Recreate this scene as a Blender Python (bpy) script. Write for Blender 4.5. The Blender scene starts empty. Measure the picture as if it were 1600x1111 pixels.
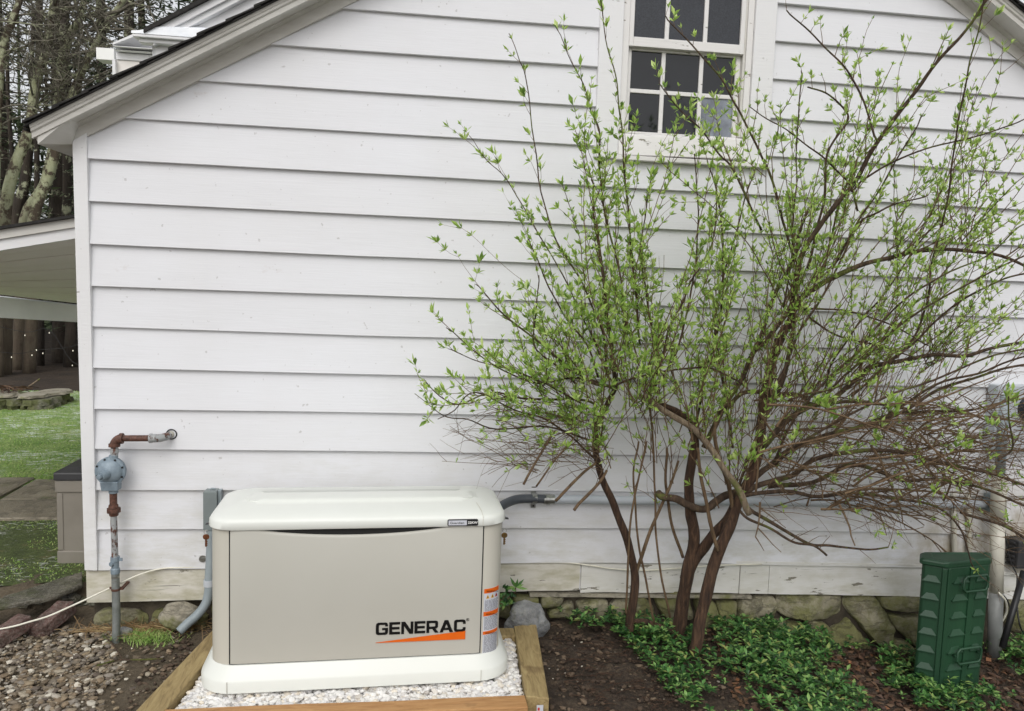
import bpy, bmesh, math, random
from math import radians, sin, cos, pi
from mathutils import Vector, Matrix, noise
random.seed(7)
RND = random.Random(11)
S = bpy.context.scene
COL = S.collection

# ------------------------------------------------------------------ camera
YAW, PITCH, ROLL, FPX = 0.134964, -0.0933479, 0.0338695, 1199.74
CAM = Vector((1.45615, -3.77183, 1.73114))
_f = Vector((sin(YAW)*cos(PITCH), cos(YAW)*cos(PITCH), sin(PITCH)))
_r0 = Vector((cos(YAW), -sin(YAW), 0)); _u0 = _r0.cross(_f)
_r = cos(ROLL)*_r0 + sin(ROLL)*_u0; _u = -sin(ROLL)*_r0 + cos(ROLL)*_u0
cd = bpy.data.cameras.new('camera'); cam = bpy.data.objects.new('camera', cd); COL.objects.link(cam)
cam.matrix_world = Matrix(((_r.x, _u.x, -_f.x, CAM.x), (_r.y, _u.y, -_f.y, CAM.y), (_r.z, _u.z, -_f.z, CAM.z), (0, 0, 0, 1)))
cd.sensor_width = 36; cd.lens = FPX/1600*36; cd.clip_start = .05; cd.clip_end = 400
S.camera = cam

# ------------------------------------------------------------------ sky, sun, exposure
w = bpy.data.worlds.new('World'); S.world = w; w.use_nodes = True
nt = w.node_tree; nt.nodes.clear()
sky = nt.nodes.new('ShaderNodeTexSky'); sky.sky_type = 'NISHITA'; sky.sun_disc = False
SUN_EL, SUN_ROT = radians(58), radians(200)
sky.sun_elevation = SUN_EL; sky.sun_rotation = SUN_ROT; sky.air_density = 1.0; sky.dust_density = 4.0
hs = nt.nodes.new('ShaderNodeHueSaturation'); hs.inputs['Saturation'].default_value = .22; hs.inputs['Value'].default_value = 1.0
bg = nt.nodes.new('ShaderNodeBackground'); bg.inputs['Strength'].default_value = .15
wo = nt.nodes.new('ShaderNodeOutputWorld')
ov = nt.nodes.new('ShaderNodeMix'); ov.data_type = 'RGBA'; ov.inputs[0].default_value = .32; ov.inputs[7].default_value = (8.0, 8.1, 8.2, 1)   # even overcast veil over the sky
nt.links.new(sky.outputs[0], hs.inputs['Color']); nt.links.new(hs.outputs[0], ov.inputs[6]); nt.links.new(ov.outputs[2], bg.inputs[0]); nt.links.new(bg.outputs[0], wo.inputs[0])
sl = bpy.data.lights.new('sun', 'SUN'); sl.energy = .55; sl.angle = radians(40); sl.color = (1, .985, .96)
so = bpy.data.objects.new('sun', sl); COL.objects.link(so)
# direction to the sun: behind the camera, slightly left
sd = Vector((-.25, -.95, .95)).normalized()
so.rotation_euler = sd.to_track_quat('Z', 'Y').to_euler(); so.location = (0, -3, 8)
sky.sun_elevation = math.asin(sd.z); sky.sun_rotation = math.atan2(sd.x, sd.y)
S.view_settings.view_transform = 'Standard'; S.view_settings.look = 'None'
S.view_settings.exposure = 0.07; S.view_settings.gamma = 1
try: S.view_settings.use_curve_mapping = False
except Exception: pass

# ------------------------------------------------------------------ coordinate helpers (survey of the photo)
def ray(px, py):
    a = (px-800)/FPX; b = -(py-555.5)/FPX
    return _r*a + _u*b + _f
def W(px, py, Y=0.0):
    d = ray(px, py); return CAM + d*((Y-CAM.y)/d.y)
def G(px, py, Z=0.0):
    d = ray(px, py); return CAM + d*((Z-CAM.z)/d.z)
def sm(x, a, b):
    t = max(0., min(1., (x-a)/(b-a))); return t*t*(3-2*t)
def lerp(a, b, t): return a+(b-a)*t
def pl(pts, x):
    if x <= pts[0][0]: return pts[0][1]
    for (a, b), (c, d) in zip(pts, pts[1:]):
        if x <= c: return b+(d-b)*(x-a)/(c-a)
    return pts[-1][1]
def H(x, y):
    h = .085*sm(y, .26, .34)*(1-sm(x, -.12, -.04)) + (.085*sm(y, .2, .6) if x > -.12 else 0)
    if x <= -.12: pass
    h -= .05*sm(x, 2.1, 2.9) + .17*sm(x, 3.0, 4.2)
    return h

# ------------------------------------------------------------------ mesh helpers
ORG = {}
def tag(o, label=None, cat=None, group=None, kind=None):
    if label: o['label'] = label
    if cat: o['category'] = cat
    if group: o['group'] = group
    if kind: o['kind'] = kind
    return o
def empty(name, loc, label, cat, group=None):
    o = bpy.data.objects.new(name, None); COL.objects.link(o); o.location = loc; o.empty_display_size = .1
    ORG[o] = Vector(loc); return tag(o, label, cat, group)
class MB:
    def __init__(s): s.v = []; s.f = []; s.cs = []
    def add(s, vs, fs):
        n = len(s.v); s.v.extend([Vector(v) for v in vs]); s.f.extend([tuple(i+n for i in f) for f in fs]); return s
    def box(s, x0, x1, y0, y1, z0, z1):
        return s.add([(x0,y0,z0),(x1,y0,z0),(x1,y1,z0),(x0,y1,z0),(x0,y0,z1),(x1,y0,z1),(x1,y1,z1),(x0,y1,z1)],
                     [(0,3,2,1),(4,5,6,7),(0,1,5,4),(1,2,6,5),(2,3,7,6),(3,0,4,7)])
    def hexa(s, p):  # 8 points: bottom 4, top 4
        return s.add(p, [(0,3,2,1),(4,5,6,7),(0,1,5,4),(1,2,6,5),(2,3,7,6),(3,0,4,7)])
    def prism(s, poly, vec):
        n = len(poly); vec = Vector(vec); a = [Vector(p) for p in poly]
        return s.add(a+[p+vec for p in a], [tuple(range(n))[::-1], tuple(range(n, 2*n))]+[(i,(i+1)%n,(i+1)%n+n,i+n) for i in range(n)])
    def rings(s, R, cap=True, closed=True):
        n = len(R[0]); vs = [p for r in R for p in r]; fs = []
        for k in range(len(R)-1):
            for i in range(n if closed else n-1):
                j = (i+1) % n; fs.append((k*n+i, k*n+j, (k+1)*n+j, (k+1)*n+i))
        if cap: fs.append(tuple(range(n))[::-1]); fs.append(tuple(range((len(R)-1)*n, len(R)*n)))
        return s.add(vs, fs)
    def tube(s, pts, rad, n=8, cap=True):
        pts = [Vector(p) for p in pts]; m = len(pts)
        if not hasattr(rad, '__len__'): rad = [rad]*m
        R = []; up = None
        for i in range(m):
            t = (pts[min(i+1, m-1)]-pts[max(i-1, 0)])
            if t.length < 1e-9: t = Vector((0,0,1))
            t.normalize()
            if up is None:
                up = t.orthogonal().normalized()
            else:
                up = up - t*up.dot(t)
                if up.length < 1e-6: up = t.orthogonal()
                up.normalize()
            b = t.cross(up)
            R.append([pts[i]+(up*cos(2*pi*k/n)+b*sin(2*pi*k/n))*rad[i] for k in range(n)])
        return s.rings(R, cap)
    def lathe(s, prof, o, ax, n=24):
        o = Vector(o); ax = Vector(ax).normalized(); u = ax.orthogonal().normalized(); b = ax.cross(u)
        return s.rings([[o+ax*h+(u*cos(2*pi*k/n)+b*sin(2*pi*k/n))*max(r, 1e-4) for k in range(n)] for h, r in prof])
    def build(s, name, mat, parent=None, smooth=False, bevel=0, loc=None, autos=None, bseg=2):
        if parent is not None:
            o0 = ORG[parent]
        else:
            if loc is None:
                xs = [v.x for v in s.v]; ys = [v.y for v in s.v]; zs = [v.z for v in s.v]
                loc = Vector(((min(xs)+max(xs))/2, (min(ys)+max(ys))/2, min(zs)))
            o0 = Vector(loc)
        me = bpy.data.meshes.new(name)
        me.from_pydata([v-o0 for v in s.v], [], s.f); me.update()
        o = bpy.data.objects.new(name, me); COL.objects.link(o)
        if parent is not None: o.parent = parent
        else: o.location = o0
        ORG[o] = o0
        if mat: me.materials.append(mat)
        if smooth:
            me.polygons.foreach_set('use_smooth', [True]*len(me.polygons))
        if autos:
            me.polygons.foreach_set('use_smooth', [True]*len(me.polygons))
            me.update()
            bm = bmesh.new(); bm.from_mesh(me)
            bmesh.ops.recalc_face_normals(bm, faces=bm.faces[:])
            for e in bm.edges:
                if len(e.link_faces) == 2 and e.calc_face_angle(0) > radians(autos): e.smooth = False
            bm.to_mesh(me); bm.free()
        if bevel:
            m = o.modifiers.new('bevel', 'BEVEL'); m.width = bevel; m.segments = bseg; m.limit_method = 'ANGLE'; m.angle_limit = radians(35)
        return o
def spline(pts, sub=6):
    P = [Vector(p) for p in pts]; out = []
    P = [P[0]*2-P[1]]+P+[P[-1]*2-P[-2]]
    for i in range(1, len(P)-2):
        a, b, c, d = P[i-1:i+3]
        for k in range(sub):
            t = k/sub
            out.append(.5*((2*b)+(c-a)*t+(2*a-5*b+4*c-d)*t*t+(3*b-a-3*c+d)*t**3))
    out.append(P[-2]); return out

# ------------------------------------------------------------------ materials
def srgb(r, g, b):
    f = lambda c: (c/255/12.92 if c/255 <= .04045 else ((c/255+.055)/1.055)**2.4)
    return (f(r), f(g), f(b), 1)
class NT:
    def __init__(s, name, rough=.5, metal=0):
        s.m = bpy.data.materials.new(name); s.m.use_nodes = True; s.t = s.m.node_tree
        s.b = s.t.nodes['Principled BSDF']; s.b.inputs['Roughness'].default_value = rough; s.b.inputs['Metallic'].default_value = metal
        s.tc = s.t.nodes.new('ShaderNodeTexCoord'); s.geo = s.t.nodes.new('ShaderNodeNewGeometry')
        s.pos = s.geo.outputs['Position']
    def n(s, t, **k):
        o = s.t.nodes.new(t)
        for a, b in k.items(): setattr(o, a, b)
        return o
    def l(s, a, b): s.t.links.new(a, b)
    def map(s, scale=(1,1,1), src=None, rot=(0,0,0)):
        o = s.n('ShaderNodeMapping'); o.inputs['Scale'].default_value = scale; o.inputs['Rotation'].default_value = rot
        s.l(src or s.pos, o.inputs['Vector']); return o.outputs[0]
    def noise(s, scale, detail=4, rough=.55, vec=None, dist=0):
        o = s.n('ShaderNodeTexNoise'); o.inputs['Scale'].default_value = scale; o.inputs['Detail'].default_value = detail
        o.inputs['Roughness'].default_value = rough; o.inputs['Distortion'].default_value = dist
        s.l(vec or s.pos, o.inputs['Vector']); return o.outputs['Fac']
    def ramp(s, fac, stops, interp='LINEAR'):
        o = s.n('ShaderNodeValToRGB'); cr = o.color_ramp; cr.interpolation = interp
        while len(cr.elements) < len(stops): cr.elements.new(.5)
        for e, (p, c) in zip(cr.elements, stops): e.position = p; e.color = c if hasattr(c, '__len__') else (c, c, c, 1)
        s.l(fac, o.inputs[0]); return o.outputs[0]
    def mix(s, fac, a, b, mode='MIX'):
        o = s.n('ShaderNodeMix', data_type='RGBA', blend_type=mode)
        for i, v in ((0, fac), (6, a), (7, b)):
            if isinstance(v, bpy.types.NodeSocket): s.l(v, o.inputs[i])
            else: o.inputs[i].default_value = v
        return o.outputs[2]
    def math(s, op, a, b=0., c=None):
        o = s.n('ShaderNodeMath', operation=op); o.use_clamp = False
        for i, v in enumerate((a, b) if c is None else (a, b, c)):
            if isinstance(v, bpy.types.NodeSocket): s.l(v, o.inputs[i])
            else: o.inputs[i].default_value = v
        return o.outputs[0]
    def sep(s, src=None):
        o = s.n('ShaderNodeSeparateXYZ'); s.l(src or s.pos, o.inputs[0]); return o.outputs
    def bump(s, h, strength=.3, dist=.01, prev=None):
        o = s.n('ShaderNodeBump'); o.inputs['Strength'].default_value = strength; o.inputs['Distance'].default_value = dist
        s.l(h, o.inputs['Height'])
        if prev is not None: s.l(prev, o.inputs['Normal'])
        s.l(o.outputs[0], s.b.inputs['Normal']); return o.outputs[0]
    def col(s, c):
        if isinstance(c, bpy.types.NodeSocket): s.l(c, s.b.inputs['Base Color'])
        else: s.b.inputs['Base Color'].default_value = c
        return s
def simple(name, c1, c2=None, scale=8, rough=.5, metal=0, bs=0, bscale=60, bd=.005, spec=None, stretch=(1,1,1)):
    t = NT(name, rough, metal); v = t.map(stretch)
    if c2: t.col(t.ramp(t.noise(scale, 5, .6, v), [(.3, c1), (.7, c2)]))
    else: t.col(c1)
    if bs: t.bump(t.noise(bscale, 4, .6, v), bs, bd)
    if spec is not None: t.b.inputs['Specular IOR Level'].default_value = spec
    return t.m
def island(name, stops, rough=.6, bs=.3, bscale=80, transl=0, var=None, spec=.5):
    t = NT(name, rough); c = t.ramp(t.geo.outputs['Random Per Island'], stops, 'LINEAR')
    if var: c = t.mix(t.ramp(t.noise(var[0], 4), [(.35, 0), (.65, 1)]), c, t.mix(1., c, var[1], 'MULTIPLY'))
    t.col(c); t.b.inputs['Specular IOR Level'].default_value = spec
    if bs: t.bump(t.noise(bscale, 3), bs, .004)
    if transl:
        tr = t.n('ShaderNodeBsdfTranslucent'); t.l(c, tr.inputs[0]); mx = t.n('ShaderNodeMixShader'); mx.inputs[0].default_value = transl
        out = t.t.nodes['Material Output']; t.l(t.b.outputs[0], mx.inputs[1]); t.l(tr.outputs[0], mx.inputs[2]); t.l(mx.outputs[0], out.inputs[0])
    return t.m

def m_siding(name, base, low, peel=0.0, wood=(.2,.19,.16,1), stain_shade_z=(.25, .9), green=0.35, cracks=True, gut=False):
    t = NT(name, .55); z = t.sep()[2]
    v = t.map((.7, 1, 14)); grain = t.noise(9, 6, .6, v)
    blot = t.noise(1.3, 5, .6); fine = t.noise(60, 3, .7)
    c = t.mix(t.ramp(blot, [(.3, 0), (.75, .55)]), base, low)
    # ragged weather stains low down, also painting shade into the lower siding
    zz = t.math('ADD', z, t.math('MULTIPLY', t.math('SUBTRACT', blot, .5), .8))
    st = t.ramp(zz, [(stain_shade_z[0], 1), (stain_shade_z[1], 0)])
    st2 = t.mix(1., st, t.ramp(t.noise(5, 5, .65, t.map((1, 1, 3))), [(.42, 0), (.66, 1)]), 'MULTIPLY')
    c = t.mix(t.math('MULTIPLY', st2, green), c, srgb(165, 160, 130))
    if gut:   # rust brown splash stains at the far right end, smudges and nail heads
        gx_ = t.math('MULTIPLY', t.ramp(t.math('MULTIPLY', t.sep()[0], .2), [(.82, 0), (.88, 1)]), t.ramp(z, [(.45, 1), (.85, 0)]))
        c = t.mix(t.math('MULTIPLY', gx_, t.ramp(t.noise(6, 6, .7, t.map((1, 1, .6))), [(.38, .1), (.62, .85)])), c, srgb(140, 126, 96))
        sm_ = t.ramp(t.noise(3.1, 7, .72, t.map((1, 1, 1.6))), [(.66, 0), (.74, .35)]); c = t.mix(sm_, c, srgb(176, 160, 148))
        sc_ = t.ramp(t.noise(2.2, 8, .6, t.map((.35, 1, 9))), [(.68, 0), (.72, .4)]); c = t.mix(sc_, c, srgb(178, 174, 170))
    sp = t.ramp(t.noise(38, 2, .5), [(.72, 0), (.76, 1)])
    c = t.mix(t.math('MULTIPLY', sp, .35), c, srgb(120, 112, 104))
    if peel:
        pn = t.noise(7, 6, .62, t.map((.8, 1, 3.2))); pm = t.ramp(pn, [(1-peel-.012, 0), (1-peel, 1)])
        cr = t.ramp(t.noise(4, 6, .6, t.map((.5, 1, 16))), [(.33, 1), (.36, 0)])
        if cracks: c = t.mix(t.math('MULTIPLY', cr, .6), c, srgb(96, 92, 80))
        c = t.mix(pm, c, t.mix(t.noise(30, 4, .6, t.map((1, 1, 6))), wood, srgb(140, 134, 118)))
        b0 = t.bump(pm, .5, -.003)
        t.col(c); t.bump(t.math('ADD', grain, cr), .35, .003, b0)
    else:
        t.col(c); b0 = t.bump(grain, .28, .003); b1 = t.bump(t.noise(2.5, 3, .5, t.map((.5, 1, 2))), .25, .02, b0); t.bump(fine, .08, .002, b1)
    return t.m
WHITE = srgb(224, 221, 224)
M = {}
M['siding'] = m_siding('white_clapboard_paint', srgb(223, 224, 228), srgb(212, 211, 211), stain_shade_z=(.15, 1.3), green=.5, gut=True)  # stain drawn up high so the lower boards carry painted shade too
M['trim'] = m_siding('white_trim_paint', srgb(228, 228, 229), srgb(216, 215, 214), peel=.27, green=.25, cracks=False)
M['skirt'] = m_siding('peeling_skirt_paint', srgb(216, 212, 202), srgb(192, 187, 172), peel=.36, stain_shade_z=(.3, 1.2), green=.8)
M['sash'] = m_siding('chipped_sash_paint', srgb(228, 226, 224), srgb(205, 202, 198), peel=.33, green=.1, cracks=False)
M['soffit'] = simple('soffit_paint', srgb(212, 210, 204), srgb(196, 193, 186), 4, .6, bs=.15, bscale=20, stretch=(1,1,5))
M['porchpaint'] = simple('porch_ceiling_paint', srgb(246, 241, 236), srgb(236, 231, 224), 3, .6, bs=.15, bscale=12)
M['porchbeam'] = simple('porch_beam_paint', srgb(232, 236, 236), srgb(216, 220, 220), 3, .6, bs=.15, bscale=12)
M['shingle'] = simple('dark_asphalt_shingle', srgb(52, 50, 48), srgb(30, 29, 28), 30, .9, bs=.6, bscale=120)
M['shinglegap'] = simple('dark_gap', srgb(22, 20, 18), rough=.9)
M['snow'] = simple('melting_snow', srgb(248, 250, 252), srgb(236, 240, 246), 6, .6, bs=.3, bscale=14, bd=.02)
def m_glass():
    t = NT('dusty_window_glass', .12)
    d = t.ramp(t.noise(150, 5, .7), [(.35, 0), (.85, 1)]); c = t.mix(d, srgb(30, 32, 37), srgb(60, 63, 70))
    cu = t.ramp(t.noise(2.2, 4, .5), [(.5, 0), (.75, 1)]); c = t.mix(t.math('MULTIPLY', cu, .6), c, srgb(70, 74, 82))
    t.col(c); t.l(t.ramp(d, [(0, .05), (1, .22)]), t.b.inputs['Roughness']); t.bump(t.noise(3, 2), .05, .02); return t.m
M['glass'] = m_glass()
M['glassdark'] = simple('dark_clear_pane', srgb(20, 21, 24), srgb(34, 36, 40), 3, .06, bs=.06, bscale=4, bd=.02)
M['palepane'] = simple('pale_pane_tint', srgb(150, 156, 166), srgb(96, 100, 110), 10, .2, bs=.1, bscale=8)  # pale tint for the lower right pane
M['cream'] = simple('cream_powder_coat', srgb(224, 226, 220), srgb(220, 222, 215), 2, .38, bs=.03, bscale=500, bd=.0006)
M['beige'] = simple('beige_powder_coat', srgb(187, 185, 176), srgb(183, 181, 171), 2, .42, bs=.03, bscale=600, bd=.0006)
M['beige2'] = simple('light_beige_powder_coat', srgb(200, 197, 185), srgb(196, 192, 180), 2, .42, bs=.03, bscale=600, bd=.0006)
M['black'] = simple('black_plastic', srgb(22, 22, 24), srgb(30, 30, 32), 20, .45)
M['gapdark'] = simple('dark_seam', srgb(26, 26, 25), rough=.8)
M['ink'] = simple('black_print', srgb(14, 14, 15), rough=.35)
M['orange'] = simple('orange_print', srgb(226, 104, 24), srgb(220, 98, 20), 10, .35)
M['labelwhite'] = simple('silver_white_label', srgb(206, 208, 214), srgb(196, 198, 206), 40, .35)
M['labelgrey'] = simple('grey_small_print', srgb(110, 112, 120), rough=.4)
M['labelred'] = simple('red_pictogram_print', srgb(196, 60, 48), rough=.4)
M['labelyellow'] = simple('yellow_pictogram_print', srgb(222, 170, 50), rough=.4)
M['brass'] = simple('worn_brass', srgb(150, 120, 70), srgb(110, 90, 60), 60, .35, .8)
M['copper'] = simple('tarnished_copper_key', srgb(150, 96, 66), srgb(104, 66, 46), 60, .4, .7)
M['greypaint'] = simple('grey_electrical_enamel', srgb(128, 136, 136), srgb(112, 120, 120), 6, .45, bs=.05, bscale=200)
M['conduit'] = simple('grey_conduit', srgb(150, 160, 164), srgb(128, 138, 142), 10, .45, bs=.08, bscale=60, stretch=(1,1,.4))
M['pvcgrey'] = simple('pale_grey_pvc', srgb(196, 201, 207), srgb(178, 184, 190), 5, .35, bs=.05, bscale=40)
M['flex'] = simple('dark_grey_flexible_conduit', srgb(84, 88, 94), srgb(66, 70, 76), 12, .45, bs=.1, bscale=50)
M['steel'] = simple('galvanised_steel', srgb(190, 190, 184), srgb(140, 142, 140), 40, .3, .85)
M['whitepvc'] = simple('dirty_white_pvc', srgb(214, 210, 198), srgb(176, 172, 156), 9, .5, bs=.1, bscale=60, stretch=(1,1,.4))
M['greypvc'] = simple('grey_sleeve', srgb(138, 140, 138), srgb(112, 114, 112), 9, .5)
M['wire'] = simple('white_cable_jacket', srgb(232, 230, 216), srgb(214, 210, 194), 9, .5)
M['blackwire'] = simple('black_cable_jacket', srgb(26, 26, 26), rough=.5)
def m_rusty(name, metalc, lo, hi):
    t = NT(name, .6, .1); r = t.ramp(t.noise(22, 6, .65, t.map((1.4, 1.4, .8))), [(lo, 0), (hi, 1)])
    rc = t.ramp(t.noise(70, 4, .6), [(.3, srgb(58, 38, 30)), (.7, srgb(112, 76, 62))])
    t.col(t.mix(r, metalc, rc)); t.bump(t.noise(120, 4, .6), .4, .003); return t.m
M['rustpipe'] = m_rusty('rusted_iron', srgb(96, 62, 50), .2, .4)
M['galvpipe'] = m_rusty('galvanised_pipe_with_rust', srgb(158, 160, 160), .52, .57)
M['galv'] = simple('dull_galvanised_pipe', srgb(140, 144, 142), srgb(104, 108, 104), 20, .5, .2, bs=.2, bscale=90)
M['bluegrey'] = simple('blue_grey_cast_regulator', srgb(140, 154, 164), srgb(112, 126, 136), 30, .5, .1, bs=.25, bscale=140, bd=.002)
M['greenplastic'] = simple('dark_green_plastic', srgb(40, 76, 52), srgb(30, 60, 42), 5, .42, bs=.15, bscale=90, stretch=(1,1,.3))
M['taupe'] = simple('taupe_resin', srgb(136, 130, 120), srgb(126, 120, 110), 6, .5, bs=.08, bscale=160)
M['darkresin'] = simple('dark_grey_resin', srgb(62, 62, 64), srgb(50, 50, 52), 8, .4, bs=.1, bscale=160)
def m_timber(name, a, b, c, rot=0):
    t = NT(name, .7); v = t.map((1.2, 9, 9) if not rot else (9, 1.2, 9))
    g = t.noise(5, 6, .65, v, 1.2); cc = t.ramp(g, [(.25, a), (.5, b), (.75, c)])
    kn = t.ramp(t.noise(6, 3, .5), [(.66, 0), (.74, 1)]); cc = t.mix(t.math('MULTIPLY', kn, .55), cc, srgb(84, 58, 34))
    t.col(cc); t.bump(g, .5, .004); return t.m
M['timberx'] = m_timber('fresh_orange_timber', srgb(146, 104, 62), srgb(176, 132, 84), srgb(194, 154, 106))
M['timbery'] = m_timber('yellowed_treated_timber', srgb(104, 86, 54), srgb(152, 132, 90), srgb(176, 158, 112), 1)
def m_stone(name, cols, moss=.3, scale=5, mossc=srgb(104, 106, 52)):
    t = NT(name, .85); n1 = t.noise(scale, 8, .65); c = t.ramp(n1, [(.25, cols[0]), (.5, cols[1]), (.75, cols[2])])
    sp = t.noise(90, 4, .7); c = t.mix(t.ramp(sp, [(.4, 0), (.8, .5)]), c, srgb(176, 172, 160))
    mo = t.ramp(t.noise(4.2, 7, .68), [(.62-moss*.4, 0), (.70-moss*.3, 1)]); c = t.mix(t.math('MULTIPLY', mo, .75), c, mossc)
    ck = t.ramp(t.noise(3.5, 9, .62, t.map((1, 1, 3.0), rot=(0, .4, 0))), [(.47, 0), (.5, 1), (.53, 0)]); c = t.mix(t.math('MULTIPLY', ck, .45), c, srgb(58, 54, 42))
    t.col(c); b0 = t.bump(n1, .9, .03); b1 = t.bump(ck, .5, -.006, b0); t.bump(t.noise(60, 6, .7), .8, .006, b1); return t.m
M['fieldstone'] = m_stone('mossy_fieldstone', (srgb(86, 80, 62), srgb(134, 128, 104), srgb(160, 154, 130)), .5)
M['boulder'] = m_stone('speckled_grey_boulder', (srgb(84, 86, 90), srgb(134, 136, 138), srgb(176, 178, 178)), .1, 12)
M['rock'] = m_stone('pale_brown_rock', (srgb(120, 114, 98), srgb(150, 143, 126), srgb(168, 162, 146)), .15)
M['drystone'] = m_stone('mossy_dry_stone', (srgb(64, 62, 54), srgb(110, 106, 96), srgb(150, 148, 140)), .6, 9, srgb(86, 92, 36))
M['slate'] = m_stone('wet_dark_slate', (srgb(70, 68, 60), srgb(98, 94, 82), srgb(120, 116, 100)), .3, 6, srgb(70, 76, 40))
M['slate'].node_tree.nodes['Principled BSDF'].inputs['Roughness'].default_value = .15
M['mortar'] = simple('dark_mortar', srgb(52, 46, 38), srgb(84, 76, 62), 14, .95, bs=.8, bscale=40, bd=.01)
M['brick'] = m_stone('red_brown_brick', (srgb(70, 46, 42), srgb(98, 68, 62), srgb(122, 94, 88)), .05, 14)
def m_soil():
    t = NT('damp_dark_soil', .85); n1 = t.noise(9, 9, .7); n2 = t.noise(55, 6, .7)
    c = t.ramp(n1, [(.25, srgb(50, 40, 32)), (.5, srgb(76, 63, 50)), (.75, srgb(106, 90, 72))])
    c = t.mix(t.ramp(n2, [(.4, 0), (.62, .8)]), c, srgb(42, 33, 26))
    c = t.mix(t.ramp(t.noise(140, 3, .6), [(.66, 0), (.72, .6)]), c, srgb(150, 140, 122))
    xx = t.sep(); left = t.ramp(xx[0], [(.45, 1), (.75, 0)])   # sandy drive gravel soil west of the timber frame
    c = t.mix(t.math('MULTIPLY', left, .75), c, t.ramp(n2, [(.3, srgb(80, 70, 54)), (.7, srgb(122, 110, 90))]))
    t.col(c); b0 = t.bump(n1, .8, .04); t.bump(n2, .9, .012, b0); return t.m
M['soil'] = m_soil()
def m_lawn():
    t = NT('short_lawn_with_sleet', .8); n1 = t.noise(3, 6, .6); n2 = t.noise(60, 4, .7)
    c = t.ramp(n1, [(.3, srgb(130, 166, 80)), (.6, srgb(166, 190, 110)), (.8, srgb(188, 190, 134))])
    c = t.mix(t.ramp(n2, [(.35, .7), (.6, 0)]), c, srgb(52, 78, 32))
    sn = t.noise(14, 8, .75, t.map((.6, 1.6, 1))); big = t.noise(.8, 3, .5, t.map((.5, 1.5, 1)))
    c = t.mix(t.ramp(t.math('ADD', sn, t.math('MULTIPLY', big, .5)), [(.78, 0), (.86, .9)]), c, srgb(232, 238, 232))
    t.col(c); t.bump(n2, .8, .03); return t.m
M['lawn'] = m_lawn()
def m_moss():
    t = NT('mossy_ground', .85); n1 = t.noise(5, 7, .65); n2 = t.noise(70, 5, .7)
    c = t.ramp(n1, [(.3, srgb(58, 72, 34)), (.55, srgb(92, 106, 52)), (.75, srgb(126, 104, 74))])
    c = t.mix(t.ramp(n2, [(.35, .7), (.6, 0)]), c, srgb(40, 44, 26))
    sn = t.noise(30, 7, .75, t.map((.6, 1.6, 1))); big = t.noise(1.4, 3, .5, t.map((.6, 1.4, 1)))
    c = t.mix(t.ramp(t.math('ADD', sn, t.math('MULTIPLY', big, .5)), [(.83, 0), (.90, .8)]), c, srgb(214, 218, 210))
    t.col(c); t.bump(n2, .9, .02); return t.m
M['moss'] = m_moss()
M['pebble'] = island('drive_pebbles', [(0, srgb(102, 92, 76)), (.18, srgb(142, 124, 100)), (.34, srgb(112, 106, 96)), (.5, srgb(156, 140, 114)), (.62, srgb(98, 88, 80)), (.76, srgb(172, 162, 142)), (.88, srgb(130, 122, 112)), (.97, srgb(214, 208, 192))], .6, .5, 60, var=(40, (.75, .72, .7, 1)))
M['clod'] = island('soil_clod', [(0, srgb(46, 36, 29)), (.5, srgb(74, 60, 48)), (.9, srgb(98, 82, 66)), (1, srgb(120, 104, 86))], .9, .6, 90)
M['whitepebble'] = island('white_marble_chips', [(0, srgb(222, 220, 216)), (.4, srgb(238, 236, 232)), (.7, srgb(206, 204, 204)), (.92, srgb(232, 222, 204)), (1, srgb(176, 172, 170))], .6, .3, 60)
M['litter'] = island('fallen_leaf', [(0, srgb(64, 44, 34)), (.4, srgb(84, 60, 44)), (.7, srgb(112, 86, 62)), (.9, srgb(54, 40, 32)), (1, srgb(150, 104, 72))], .6, .2, 80)
M['straw'] = island('dry_straw', [(0, srgb(150, 124, 84)), (.6, srgb(120, 92, 60)), (1, srgb(176, 156, 112))], .7, 0)
M['leaf'] = island('fresh_spring_leaf', [(0, srgb(112, 146, 66)), (.3, srgb(150, 184, 84)), (.65, srgb(184, 212, 108)), (1, srgb(212, 228, 150))], .45, 0, transl=.42)
M['pachy'] = island('glossy_groundcover_leaf', [(0, srgb(28, 58, 28)), (.35, srgb(50, 92, 42)), (.7, srgb(88, 134, 66)), (.93, srgb(140, 174, 98)), (1, srgb(150, 150, 84))], .34, .1, 60, transl=.15)
M['grassblade'] = island('grass_blade', [(0, srgb(116, 156, 70)), (.5, srgb(156, 190, 98)), (1, srgb(192, 200, 136))], .6, 0, transl=.3)
def m_bark(name, a, b, c, moss=0, sc=14):
    t = NT(name, .85); n1 = t.noise(sc, 6, .65, t.map((2.4, 2.4, .28))); col = t.ramp(n1, [(.28, a), (.5, b), (.75, c)])
    if moss:
        mo = t.ramp(t.noise(7, 6, .65), [(.62-moss*.3, 0), (.66-moss*.25, 1)]); col = t.mix(t.math('MULTIPLY', mo, .8), col, srgb(96, 104, 44))
    t.col(col); b0 = t.bump(n1, .9, .02); t.bump(t.noise(90, 4), .5, .004, b0); return t.m
M['shrubbark'] = m_bark('shaggy_brown_bark', srgb(34, 24, 18), srgb(70, 50, 36), srgb(112, 84, 62), 0, 30)
M['limbbark'] = m_bark('mossy_limb_bark', srgb(38, 30, 22), srgb(74, 58, 44), srgb(112, 92, 72), .25, 22)
M['twig'] = m_bark('reddish_brown_twig', srgb(70, 54, 38), srgb(108, 86, 62), srgb(142, 120, 92), 0, 30)
M['deadlimb'] = m_bark('weathered_grey_limb', srgb(88, 76, 62), srgb(130, 114, 94), srgb(158, 144, 122), .1, 26)
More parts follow.
